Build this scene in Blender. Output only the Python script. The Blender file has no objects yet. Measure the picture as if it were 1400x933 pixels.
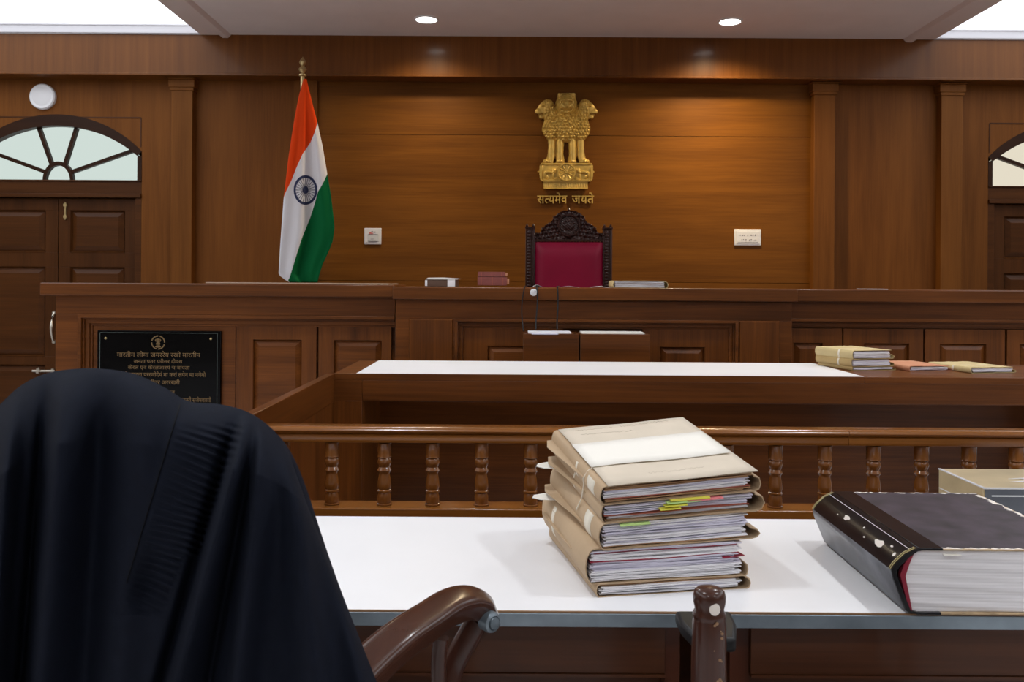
import bpy, bmesh, math, random
from mathutils import Vector, Matrix
rnd = random.Random(7)
SC = bpy.context.scene
COL = SC.collection
PI = math.pi
# ------------------------------------------------------------------ camera, world, exposure
H = 1.41          # eye height
F = 1200.0        # focal length in pixels of the 1400 x 933 frame
VX, VY = 700.0, 388.0
ROLL = 0.0066
cam = bpy.data.cameras.new('camera')
cam.sensor_width = 36.0
cam.lens = F / 1400.0 * 36.0
cam.shift_y = -(466.5 - VY) / 1400.0
cam.clip_start = 0.05
cam_o = bpy.data.objects.new('camera', cam)
COL.objects.link(cam_o)
cam_o.matrix_world = Matrix.Translation((0, 0, H)) @ Matrix.Rotation(PI/2, 4, 'X') @ Matrix.Rotation(ROLL, 4, 'Z')
cam.dof.use_dof = True
cam.dof.focus_distance = 3.0
cam.dof.aperture_fstop = 14.0
SC.camera = cam_o
SC.view_settings.view_transform = 'Standard'
SC.view_settings.look = 'None'
SC.view_settings.exposure = 0.0
SC.view_settings.gamma = 1.0
SC.view_settings.use_curve_mapping = False
world = bpy.data.worlds.new('world')
SC.world = world
world.use_nodes = True
world.node_tree.nodes['Background'].inputs[0].default_value = (.8, .85, 1, 1)
world.node_tree.nodes['Background'].inputs[1].default_value = 0.05
PANEL_STRENGTH = 2.2          # luminous ceiling bays
LAMP_RIGHT, LAMP_LEFT, LAMP_FILL = 240.0, 105.0, 112.0   # downlights over the bench, then the added unseen fill downlights, watts

def W(px, py, Y):
    """photo position at depth Y -> world point"""
    dx, dy = px - VX, py - VY
    return Vector(((dx + ROLL*dy) * Y / F, Y, H - (dy - ROLL*dx) * Y / F))
def WX(px, Y, py=388): return W(px, py, Y).x
def WZ(py, Y, px=700): return W(px, py, Y).z

# ------------------------------------------------------------------ materials
def mat_base(name):
    m = bpy.data.materials.new(name); m.use_nodes = True
    nt = m.node_tree
    return m, nt, nt.nodes['Principled BSDF']
def plain(name, col, rough=.5, metal=0., spec=.5, coat=0., noise=0., nscale=20., bump=0., bscale=200., sheen=0., sub=0.):
    m, nt, b = mat_base(name)
    b.inputs['Base Color'].default_value = (*col, 1)
    b.inputs['Roughness'].default_value = rough
    b.inputs['Metallic'].default_value = metal
    b.inputs['Specular IOR Level'].default_value = spec
    b.inputs['Coat Weight'].default_value = coat
    b.inputs['Sheen Weight'].default_value = sheen
    tc = nt.nodes.new('ShaderNodeTexCoord')
    if noise > 0:
        n = nt.nodes.new('ShaderNodeTexNoise'); n.inputs['Scale'].default_value = nscale; n.inputs['Detail'].default_value = 5
        nt.links.new(tc.outputs['Object'], n.inputs['Vector'])
        r = nt.nodes.new('ShaderNodeValToRGB')
        r.color_ramp.elements[0].position = .3; r.color_ramp.elements[1].position = .7
        r.color_ramp.elements[0].color = (*[c*(1-noise) for c in col], 1)
        r.color_ramp.elements[1].color = (*[min(1, c*(1+noise)) for c in col], 1)
        nt.links.new(n.outputs['Fac'], r.inputs['Fac']); nt.links.new(r.outputs['Color'], b.inputs['Base Color'])
    if bump > 0:
        n2 = nt.nodes.new('ShaderNodeTexNoise'); n2.inputs['Scale'].default_value = bscale; n2.inputs['Detail'].default_value = 3
        nt.links.new(tc.outputs['Object'], n2.inputs['Vector'])
        bp = nt.nodes.new('ShaderNodeBump'); bp.inputs['Strength'].default_value = bump; bp.inputs['Distance'].default_value = .002
        nt.links.new(n2.outputs['Fac'], bp.inputs['Height']); nt.links.new(bp.outputs['Normal'], b.inputs['Normal'])
    return m
def wood(name, dark, light, axis='X', rough=.38, coat=.15, freq=9., figure=1., spec=.2):
    m, nt, b = mat_base(name)
    tc = nt.nodes.new('ShaderNodeTexCoord'); oi = nt.nodes.new('ShaderNodeObjectInfo')
    ad = nt.nodes.new('ShaderNodeVectorMath'); ad.operation = 'MULTIPLY_ADD'
    cmb = nt.nodes.new('ShaderNodeCombineXYZ')
    for k in range(3): nt.links.new(oi.outputs['Random'], cmb.inputs[k])
    ad.inputs[1].default_value = (31, 17, 23)
    nt.links.new(cmb.outputs[0], ad.inputs[0]); nt.links.new(tc.outputs['Object'], ad.inputs[2])
    def noise(along, cross, detail, dist):
        mp = nt.nodes.new('ShaderNodeMapping')
        mp.inputs['Scale'].default_value = [along if a == axis else cross for a in 'XYZ']
        nt.links.new(ad.outputs[0], mp.inputs['Vector'])
        n = nt.nodes.new('ShaderNodeTexNoise'); n.inputs['Scale'].default_value = 1
        n.inputs['Detail'].default_value = detail; n.inputs['Distortion'].default_value = dist
        n.inputs['Roughness'].default_value = .62
        nt.links.new(mp.outputs[0], n.inputs['Vector']); return n.outputs['Fac']
    n1 = noise(.55, freq, 6, .8*figure); n2 = noise(2.2, freq*11, 3, .2); n3 = noise(.5, 1.3, 2, .3)
    def math_(op, a, bb):
        q = nt.nodes.new('ShaderNodeMath'); q.operation = op
        for k, s in enumerate((a, bb)):
            if isinstance(s, (int, float)): q.inputs[k].default_value = s
            else: nt.links.new(s, q.inputs[k])
        return q.outputs[0]
    f = math_('ADD', math_('MULTIPLY', n1, .55), math_('ADD', math_('MULTIPLY', n2, .25), math_('MULTIPLY', n3, .3)))
    r = nt.nodes.new('ShaderNodeValToRGB')
    r.color_ramp.elements[0].position = .36; r.color_ramp.elements[1].position = .72
    r.color_ramp.elements[0].color = (*dark, 1); r.color_ramp.elements[1].color = (*light, 1)
    nt.links.new(f, r.inputs['Fac']); nt.links.new(r.outputs['Color'], b.inputs['Base Color'])
    b.inputs['Roughness'].default_value = rough; b.inputs['Coat Weight'].default_value = coat
    b.inputs['Coat Roughness'].default_value = .14; b.inputs['Specular IOR Level'].default_value = spec
    bp = nt.nodes.new('ShaderNodeBump'); bp.inputs['Strength'].default_value = .12; bp.inputs['Distance'].default_value = .001
    nt.links.new(n2, bp.inputs['Height']); nt.links.new(bp.outputs['Normal'], b.inputs['Normal'])
    return m
def emit(name, col, strength):
    m = bpy.data.materials.new(name); m.use_nodes = True
    nt = m.node_tree; nt.nodes.remove(nt.nodes['Principled BSDF'])
    e = nt.nodes.new('ShaderNodeEmission'); e.inputs[0].default_value = (*col, 1); e.inputs[1].default_value = strength
    nt.links.new(e.outputs[0], nt.nodes['Material Output'].inputs[0]); return m

WD, WL = (.096, .0315, .0036), (.215, .078, .0090)
BD, BL = (.050, .0140, .0026), (.190, .058, .0102)
M = dict(
    wallh=wood('wall_wood_horizontal', WD, WL, 'X', .48, .0, 8, .6, .12),
    wallv=wood('wall_wood_vertical', (.104, .0335, .0056), (.205, .072, .0135), 'Z', .5, .0, 7, .5, .10),
    beam=wood('beam_wood', (.094, .0305, .0054), (.180, .063, .0122), 'Z', .34, .12, 16, .3, .15),
    pil=wood('pilaster_wood', (.118, .040, .0066), (.212, .077, .0150), 'Z', .5, .0, 10, .4, .10),
    bx=wood('bench_wood_horizontal', BD, BL, 'X', .36, .12, 10),
    bz=wood('bench_wood_vertical', BD, BL, 'Z', .36, .12, 10),
    by=wood('bench_wood_depth', BD, BL, 'Y', .33, .25, 10),
    door=wood('door_wood', (.038, .0120, .0028), (.092, .031, .0072), 'Z', .36, .06, 9, 1., .12),
    doorx=wood('door_wood_horizontal', (.038, .0120, .0028), (.092, .031, .0072), 'X', .36, .06, 9, 1., .12),
    arch=wood('arch_wood', (.018, .006, .002), (.038, .013, .004), 'X', .4, .04, 9, 1., .12),
    rail=wood('rail_wood', (.135, .043, .0070), (.30, .108, .0190), 'X', .25, .5, 14),
    bal=wood('baluster_wood', (.105, .033, .0062), (.220, .076, .0150), 'Z', .22, .6, 12),
    table=wood('table_wood', (.045, .014, .005), (.105, .034, .011), 'X', .4, .15, 9),
    tablez=wood('table_leg_wood', (.038, .011, .005), (.085, .024, .010), 'Z', .4, .15, 9),
    arm=wood('chair_arm_wood', (.034, .0120, .0070), (.070, .025, .0145), 'Y', .26, .35, 12),
    armz=wood('chair_post_wood', (.030, .0105, .0068), (.066, .023, .0135), 'Z', .28, .4, 12),
    carved=wood('carved_rosewood', (.018, .0055, .0042), (.042, .013, .009), 'Z', .28, .5, 20),
    floor=plain('floor_stone', (.72, .71, .71), .35, noise=.1, nscale=2),
    ceil=plain('ceiling_paint', (.80, .75, .745), .75, noise=.03, nscale=3),
    mould=plain('ceiling_moulding_paint', (.74, .66, .64), .6),
    cornice=plain('cornice_white_paint', (.60, .59, .62), .6),
    sidewall=plain('side_wall_paint', (.34, .29, .25), .7),
    panel=emit('luminous_ceiling', (.92, .95, 1.0), PANEL_STRENGTH),
    lens=emit('lamp_lens', (1, .98, .94), 14),
    white=plain('white_plastic', (.78, .78, .80), .35),
    greyplate=plain('plate_recess', (.66, .68, .70), .4),
    ink=plain('printed_ink', (.20, .19, .22), .6),
    redink=plain('printed_red_ink', (.75, .16, .13), .6),
    glassl=emit('lit_frosted_pane', (.66, .76, .71), .95),
    glassr=emit('lit_frosted_pane_warm', (.82, .75, .60), .95),
    brass=plain('brass', (.55, .42, .20), .28, .7, noise=.2, nscale=30),
    steel=plain('door_steel', (.6, .56, .48), .3, 1.0),
    gold=plain('gilded_relief', (.64, .42, .095), .34, .3, noise=.22, nscale=14),
    laminate=plain('white_laminate', (.84, .84, .86), .38, noise=.02, nscale=2.5),
    edge=plain('steel_edging', (.21, .26, .30), .38, .5, noise=.35, nscale=7, bump=.2, bscale=60),
    lip=plain('worn_wood_lip', (.25, .14, .07), .5),
    black=plain('black_plastic', (.008, .008, .009), .4, spec=.25),
    granite=plain('black_granite', (.0025, .0024, .0026), .10, spec=.12),
    line=plain('engraved_line', (.10, .13, .12), .5),
    goldtext=plain('gilt_lettering', (.20, .125, .050), .5, .2),
    leather=plain('crimson_leather', (.250, .0040, .032), .45, spec=.22, noise=.10, nscale=4, bump=.15, bscale=300),
    saffron=plain('saffron_cloth', (.74, .058, .006), .8, spec=.1, bump=.15, bscale=900),
    wcloth=plain('white_cloth', (.76, .75, .78), .8, spec=.1, bump=.15, bscale=900),
    green=plain('green_cloth', (.003, .125, .036), .8, spec=.1, bump=.15, bscale=900),
    navy=plain('navy_print', (.012, .020, .075), .75),
    robe=plain('black_robe_cloth', (.0058, .0078, .0150), .8, spec=.10, sheen=.0, noise=.12, nscale=60, bump=.25, bscale=900),
    seam=plain('robe_seam', (.003, .0032, .005), .85, spec=.2),
    manila=plain('manila_card', (.47, .335, .205), .72, noise=.07, nscale=9),
    manila2=plain('pale_manila_card', (.64, .56, .45), .72, noise=.05, nscale=9),
    tan=plain('tan_card', (.46, .325, .135), .7, noise=.07, nscale=9),
    tan2=plain('yellow_card', (.58, .46, .23), .65, noise=.05, nscale=9),
    salmon=plain('salmon_card', (.55, .245, .135), .7, noise=.06, nscale=9),
    paper=plain('paper_white', (.88, .87, .90), .8),
    paperl=plain('paper_lilac', (.74, .72, .84), .8),
    paperg=plain('paper_grey', (.60, .59, .62), .8),
    maroon=plain('maroon_sheet', (.27, .012, .035), .7),
    rust=plain('rust_sheet', (.38, .10, .06), .7),
    kraft=plain('kraft_sheet', (.42, .24, .12), .7),
    lime=plain('lime_note', (.60, .85, .30), .7),
    yellow=plain('yellow_note', (.86, .80, .10), .7),
    pink=plain('pink_note', (.88, .26, .28), .7),
    strap=plain('cotton_tape', (.78, .72, .60), .8),
    cream=plain('cream_sheet', (.86, .83, .76), .8),
    pencil=plain('faint_pencil', (.48, .41, .33), .8),
    carton=plain('tan_carton', (.44, .345, .20), .45, noise=.15, nscale=8, coat=.2),
    cartonf=plain('slate_carton_end', (.075, .085, .105), .3, noise=.3, nscale=6, coat=.4),
    cartonl=plain('mauve_carton_band', (.26, .21, .22), .4),
    tape=plain('clear_tape', (.72, .72, .74), .15),
    bookred=plain('maroon_book', (.23, .060, .050), .55, noise=.1, nscale=20),
    bookbrown=plain('brown_book', (.115, .062, .040), .5),
    spine=plain('worn_black_leather', (.007, .0068, .0085), .22, spec=.35, noise=.4, nscale=12, coat=.08),
    spinegrey=plain('rubbed_lit_spine_face', (.17, .175, .195), .32, noise=.35, nscale=14),  # worn grey spine side, with the light and gloss on it painted in
    bookblack=plain('purple_black_boards', (.036, .025, .036), .42, spec=.35, noise=.6, nscale=16),
    board=plain('bare_board_edge', (.50, .36, .21), .7, noise=.2, nscale=60),
    fray=plain('frayed_paper_edge', (.76, .70, .64), .8),
    leaf=plain('book_leaf_block', (.68, .67, .69), .8),
    boardtan=plain('pale_board', (.42, .29, .20), .5),
    gilt=plain('worn_gilt', (.55, .45, .22), .4, .4),
)
def add_leaf_lines(m):
    nt = m.node_tree; b = nt.nodes['Principled BSDF']
    tc = nt.nodes.new('ShaderNodeTexCoord'); mp = nt.nodes.new('ShaderNodeMapping'); mp.inputs['Scale'].default_value = (3, 3, 420)
    n = nt.nodes.new('ShaderNodeTexNoise'); n.inputs['Scale'].default_value = 1; n.inputs['Detail'].default_value = 2; n.inputs['Distortion'].default_value = .6
    r = nt.nodes.new('ShaderNodeValToRGB')
    r.color_ramp.elements[0].color = (.84, .83, .86, 1); r.color_ramp.elements[1].color = (.93, .92, .94, 1)
    r.color_ramp.elements[0].position = .25; r.color_ramp.elements[1].position = .6
    nt.links.new(tc.outputs['Object'], mp.inputs[0]); nt.links.new(mp.outputs[0], n.inputs['Vector'])
    nt.links.new(n.outputs['Fac'], r.inputs[0]); nt.links.new(r.outputs[0], b.inputs['Base Color'])
    bp = nt.nodes.new('ShaderNodeBump'); bp.inputs['Strength'].default_value = .10; bp.inputs['Distance'].default_value = .001
    nt.links.new(n.outputs['Fac'], bp.inputs['Height']); nt.links.new(bp.outputs['Normal'], b.inputs['Normal'])
add_leaf_lines(M['leaf'])

# ------------------------------------------------------------------ mesh builder
class MB:
    def __init__(s): s.v = []; s.f = []; s.m = []
    def add(s, verts, faces, mi=0):
        o = len(s.v); s.v += [Vector(p) for p in verts]
        for f in faces: s.f.append([i+o for i in f]); s.m.append(mi)
        return s
    def box(s, x0, x1, y0, y1, z0, z1, mi=0):
        v = [(x, y, z) for z in (z0, z1) for y in (y0, y1) for x in (x0, x1)]
        return s.add(v, [(0,2,3,1), (4,5,7,6), (0,1,5,4), (2,6,7,3), (0,4,6,2), (1,3,7,5)], mi)
    def prism(s, poly, axis, a0, a1, mi=0):
        def P(p, a): return {'Y': (p[0], a, p[1]), 'X': (a, p[0], p[1]), 'Z': (p[0], p[1], a)}[axis]
        n = len(poly)
        v = [P(p, a0) for p in poly] + [P(p, a1) for p in poly]
        return s.add(v, [list(range(n))[::-1], list(range(n, 2*n))] + [(i, (i+1) % n, n+(i+1) % n, n+i) for i in range(n)], mi)
    def lathe(s, prof, c, n=20, axis='Z', mi=0, caps=True):
        v = []
        for r, z in prof:
            for k in range(n):
                a = 2*PI*k/n; p = (r*math.cos(a), r*math.sin(a), z)
                if axis == 'Y': p = (p[0], p[2], p[1])
                if axis == 'X': p = (p[2], p[0], p[1])
                v.append((c[0]+p[0], c[1]+p[1], c[2]+p[2]))
        f = [(i*n+k, i*n+(k+1) % n, (i+1)*n+(k+1) % n, (i+1)*n+k) for i in range(len(prof)-1) for k in range(n)]
        if caps: f += [list(range(n))[::-1], list(range((len(prof)-1)*n, len(prof)*n))]
        return s.add(v, f, mi)
    def tube(s, path, rad, n=8, up=None, sx=1., sy=1., mi=0, power=None, caps=True):
        path = [Vector(p) for p in path]; v = []
        for i, p in enumerate(path):
            t = (path[min(i+1, len(path)-1)] - path[max(i-1, 0)]).normalized()
            u = Vector(up) if up else (Vector((0, 0, 1)) if abs(t.z) < .9 else Vector((0, 1, 0)))
            a = t.cross(u).normalized(); b = a.cross(t).normalized()
            r = rad[i] if isinstance(rad, (list, tuple)) else rad
            for k in range(n):
                th = 2*PI*(k+.5)/n; c_, s_ = math.cos(th), math.sin(th)
                if power:
                    c_ = math.copysign(abs(c_)**power, c_); s_ = math.copysign(abs(s_)**power, s_)
                v.append(p + a*c_*r*sx + b*s_*r*sy)
        m = len(path)
        f = [(i*n+k, i*n+(k+1) % n, (i+1)*n+(k+1) % n, (i+1)*n+k) for i in range(m-1) for k in range(n)]
        if caps: f += [list(range(n))[::-1], list(range((m-1)*n, m*n))]
        return s.add(v, f, mi)
    def grid(s, nu, nv, fn, mi=0):
        v = [fn(i/nu, j/nv) for j in range(nv+1) for i in range(nu+1)]
        f = [(j*(nu+1)+i, j*(nu+1)+i+1, (j+1)*(nu+1)+i+1, (j+1)*(nu+1)+i) for j in range(nv) for i in range(nu)]
        return s.add(v, f, mi)
    def rects(s, seq, mi=0, cap=True):
        """nested upright rectangles facing -Y: (x0, x1, z0, z1, y)"""
        v = []
        for x0, x1, z0, z1, y in seq: v += [(x0, y, z0), (x1, y, z0), (x1, y, z1), (x0, y, z1)]
        f = [(4*i+k, 4*i+(k+1) % 4, 4*i+4+(k+1) % 4, 4*i+4+k) for i in range(len(seq)-1) for k in range(4)]
        if cap: n = 4*(len(seq)-1); f.append((n, n+1, n+2, n+3))
        return s.add(v, f, mi)
    def xform(s, mtx): s.v = [mtx @ p for p in s.v]; return s
    def build(s, name, mats, parent=None, local=False, smooth=35, bevel=0., seg=2, loc=None):
        me = bpy.data.meshes.new(name)
        off = Vector((0, 0, 0))
        p = parent
        if not local:
            while p is not None: off += p.location; p = p.parent
        if loc is not None: off += Vector(loc)
        me.from_pydata([tuple(q - off) for q in s.v], [], s.f)
        mats = mats if isinstance(mats, (list, tuple)) else [mats]
        for k in mats: me.materials.append(M[k] if isinstance(k, str) else k)
        me.polygons.foreach_set('material_index', s.m)
        bm = bmesh.new(); bm.from_mesh(me)
        bmesh.ops.recalc_face_normals(bm, faces=bm.faces); bm.to_mesh(me); bm.free()
        if smooth:
            me.shade_smooth(); me.set_sharp_from_angle(angle=math.radians(smooth))
        o = bpy.data.objects.new(name, me); COL.objects.link(o)
        if loc is not None: o.location = loc
        if parent: o.parent = parent
        if bevel > 0:
            b = o.modifiers.new('bevel', 'BEVEL'); b.width = bevel; b.segments = seg; b.limit_method = 'ANGLE'; b.angle_limit = math.radians(40)
            b.harden_normals = False
        return o

def tag(o, label=None, cat=None, group=None, kind=None):
    if label: o['label'] = label
    if cat: o['category'] = cat
    if group: o['group'] = group
    if kind: o['kind'] = kind
    return o
def thing(name, label, cat, loc=(0, 0, 0), rz=0., group=None, kind=None):
    o = bpy.data.objects.new(name, None); o.empty_display_size = .05; COL.objects.link(o)
    o.location = loc; o.rotation_euler = (0, 0, rz)
    return tag(o, label, cat, group, kind)
def struct(name, mb, mats, parent=None, label=None, cat=None, **kw):
    o = mb.build(name, mats, parent, **kw)
    if parent is None: tag(o, label, cat, kind='structure')
    return o
def copy_tree(o, parent=None):
    c = o.copy(); COL.objects.link(c); c.parent = parent
    for ch in list(o.children): copy_tree(ch, c)
    return c

# text: flat glyph outlines from the built-in font, given thickness
def glyphs(body, clip=None, bold=0.):
    c = bpy.data.curves.new('t', 'FONT'); c.body = body; c.size = 1; c.resolution_u = 4; c.offset = bold
    o = bpy.data.objects.new('t', c); COL.objects.link(o)
    dg = bpy.context.evaluated_depsgraph_get(); ev = o.evaluated_get(dg)
    me = ev.to_mesh(); bm = bmesh.new(); bm.from_mesh(me); ev.to_mesh_clear()
    bpy.data.objects.remove(o); bpy.data.curves.remove(c)
    bmesh.ops.remove_doubles(bm, verts=bm.verts, dist=1e-5)
    if clip is not None:
        bmesh.ops.bisect_plane(bm, geom=bm.verts[:]+bm.edges[:]+bm.faces[:], plane_co=(clip, 0, 0), plane_no=(1, 0, 0), clear_outer=True)
    bm.verts.index_update()
    v = [(p.co.x, p.co.y) for p in bm.verts]; f = [[q.index for q in fc.verts] for fc in bm.faces]
    e = [[q.index for q in ed.verts] for ed in bm.edges if len(ed.link_faces) == 1]
    bm.free(); return v, f, e
def put_text(mb, parts, place, t, bold=0., mi=0):
    """parts: (glyph data, x offset); place(x, y, h) -> world"""
    for (v, f, e), xo in parts:
        n = len(v)
        vs = [place(x+xo, y, t) for x, y in v] + [place(x+xo, y, 0) for x, y in v]
        mb.add(vs, [list(q) for q in f] + [[a, b, b+n, a+n] for a, b in e], mi)

# ------------------------------------------------------------------ depths
YW, YP, YB = 8.05, 7.96, 7.85     # back wall panels, pilaster faces, beam face
ZC = WZ(50, YB)                   # ceiling height
XL, XR = -6.2, 6.6                # side walls
YR = -4.0                         # rear wall
DX_L = (WX(-28, YW), WX(183, YW)) # left door opening
ZARCH_SPRING = WZ(208.4, YW); 

# ------------------------------------------------------------------ setting
struct('floor', MB().box(XL, XR, YR, 8.5, -.1, 0), 'floor')
struct('wall_left', MB().box(XL-.1, XL, YR, 8.5, 0, ZC+.4), 'sidewall')
struct('wall_right', MB().box(XR, XR+.1, YR, 8.5, 0, ZC+.4), 'sidewall')
struct('wall_rear', MB().box(XL, XR, YR-.1, YR, 0, ZC+.4), 'sidewall')
# ceiling: lower grey middle field with moulded edges, luminous bays on both sides
CX0, CX1 = WX(312, YB, 48), WX(1239, YB, 54)
BX0, BX1 = WX(275, YB, 46), WX(1277, YB, 53)
ceil = struct('ceiling', MB().box(CX0-.02, CX1+.02, YR, 8.5, ZC, ZC+.1), 'ceil')
for nm, a, b in (('left', BX0, CX0), ('right', CX1, BX1)):
    mb = MB()
    mb.box(a, b, YR, YB-.005, ZC-.005, ZC+.25)
    inner = b if nm == 'left' else a
    sgn = 1 if nm == 'left' else -1
    mb.prism([(inner, ZC-.03), (inner-sgn*.05, ZC-.03), (inner-sgn*.08, ZC-.004), (inner+sgn*.03, ZC+.004), (inner+sgn*.02, ZC-.012)], 'Y', YR, YB-.002)
    struct('trim_1' if nm == 'left' else 'trim_2', mb, 'mould', smooth=20)
for nm, x0, x1 in (('trim_3', XL, BX0), ('trim_4', BX1, XR)):
    mb = MB()   # white cornice where the bay meets the beam
    mb.box(x0, x1, YB-.014, YB-.002, ZC-.004, ZC+.2).box(x0, x1, YB-.03, YB-.014, ZC+.003, ZC+.02).box(x0, x1, YB-.022, YB-.014, ZC+.074, ZC+.085)
    struct(nm, mb, 'cornice', smooth=15)
for n, x0, x1, lab in ((1, XL, BX0, 'left'), (2, BX1, XR, 'right')):
    o = MB().box(x0, x1, YR, YB-.016, ZC+.086, ZC+.11).build('ceiling_panel', 'panel', ceil)
    tag(o, 'luminous white ceiling bay')
# beam along the back wall
zb = WZ(106, YB)
trim = struct('trim_5', MB().box(XL, XR, YB, 8.5, zb, ZC+.3).box(XL, XR, YB-.012, YB, zb, zb+.02), 'beam', bevel=.004)
# back wall
wall = thing('wall_back', None, None, (0, 8.2, 0), kind='structure')
mb = MB()
def arch_pts(cx, n=24, R=None, grow=0., hw=None):
    """segmental arch outline in the wall plane, right to left"""
    R = R + grow
    return [(cx + hw*(1-2*i/n), ) for i in range(n+1)]
ARC_R = 172*YW/F; ARC_TOP = WZ(172-4.1, YW)   # glass edge radius and crown height (roll removed)
ARC_TOP = H - (172+.0066*623-388)*YW/F
ARC_CZ = ARC_TOP - ARC_R
LCX = WX(77, YW, 200); RCX = WX(1468, YW, 230)
DHW = 111*YW/F       # half width of the glass
FRM = 6*YW/F
Z_SILL = H - (246+4.1-388)*YW/F
def arc_z(cx, x, grow=0.): return ARC_CZ + math.sqrt(max(0, (ARC_R+grow)**2 - (x-cx)**2))
OUT_R = 162*YW/F; OUT_CZ = H - (156.5+.0066*623-388)*YW/F - OUT_R
def arc_out(cx, x): return OUT_CZ + math.sqrt(max(0, OUT_R**2 - (x-cx)**2))
def wall_panel(x0, x1, z0, z1, mat, y=YW, name='panel', door=None):
    mb = MB()
    if door is None: mb.box(x0, x1, y, 8.3, z0, z1)
    else:
        cx = door; hw = DHW+FRM; n = 30
        if x0 < cx-hw: mb.box(x0, cx-hw, y, 8.3, z0, z1)
        if x1 > cx+hw: mb.box(cx+hw, x1, y, 8.3, z0, z1)
        xs = [max(x0, cx-hw)+(min(x1, cx+hw)-max(x0, cx-hw))*i/n for i in range(n+1)]
        mb.prism([(x, arc_out(cx, x)-.004) for x in xs] + [(xs[-1], z1), (xs[0], z1)], 'Y', y, 8.3)
    return mb.build(name, mat, wall)
ztop = zb+.02
MB().box(XL, XR, 8.45, 8.55, 0, ZC+.3).build('backing', 'wallv', wall)
x_p1, x_p2, x_p3, x_p4 = WX(248, YP, 250), WX(416, YW, 250), WX(1127, YP, 250), WX(1301, YP, 250)
wall_panel(XL, x_p1, 0, ztop, 'wallv', door=LCX)
wall_panel(x_p1, WX(401, YW), 0, ztop, 'wallv')
wall_panel(WX(401, YW), WX(433, YW), 0, ztop, 'pil', YW-.03)
zj = [0, WZ(325+60, YW), WZ(185, YW), ztop]
for a, b in zip(zj[:-1], zj[1:]):
    wall_panel(WX(433, YW), x_p3, a+.002, b-.002, 'wallh')
wall_panel(x_p3, x_p4, 0, ztop, 'wallv')
wall_panel(x_p4, XR, 0, ztop, 'wallv', door=RCX)
# thin grooved spandrel frame over each door
for cx in (LCX, RCX):
    mb = MB(); a, b = cx-DHW-.03, cx+DHW+.03; z1 = H-(161+3.5-388)*YW/F; z0 = arc_out(cx, a+.03)+.1
    for x in (a, b): mb.box(x-.006, x+.006, YW-.004, YW+.01, z0-.1, z1)
    mb.box(a, b, YW-.004, YW+.01, z1-.006, z1+.006)
    mb.build('spandrel_bead', 'doorx', wall)
# pilasters
for n, (x, cap) in enumerate(((x_p1, 1), (x_p3, 1), (x_p4, 1))):
    hw = 14.5*YP/F; mb = MB()
    mb.box(x-hw, x+hw, YP, YW+.05, 0, zb)
    zc0, zc1, zc2 = WZ(127, YP), WZ(119, YP), WZ(112, YP)
    mb.box(x-hw-.012, x+hw+.012, YP-.012, YW+.05, zc0, zc0+.03)
    mb.box(x-hw-.022, x+hw+.022, YP-.02, YW+.05, zc0+.03, zc2)
    mb.prism([(x-hw-.022, zc2), (x+hw+.022, zc2), (x+hw+.045, zc2+.03), (x+hw+.045, zb), (x-hw-.045, zb), (x-hw-.045, zc2+.03)], 'Y', YP-.04, YW+.05)
    struct(f'trim_{6+n}', mb, 'pil', bevel=.004)

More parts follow.
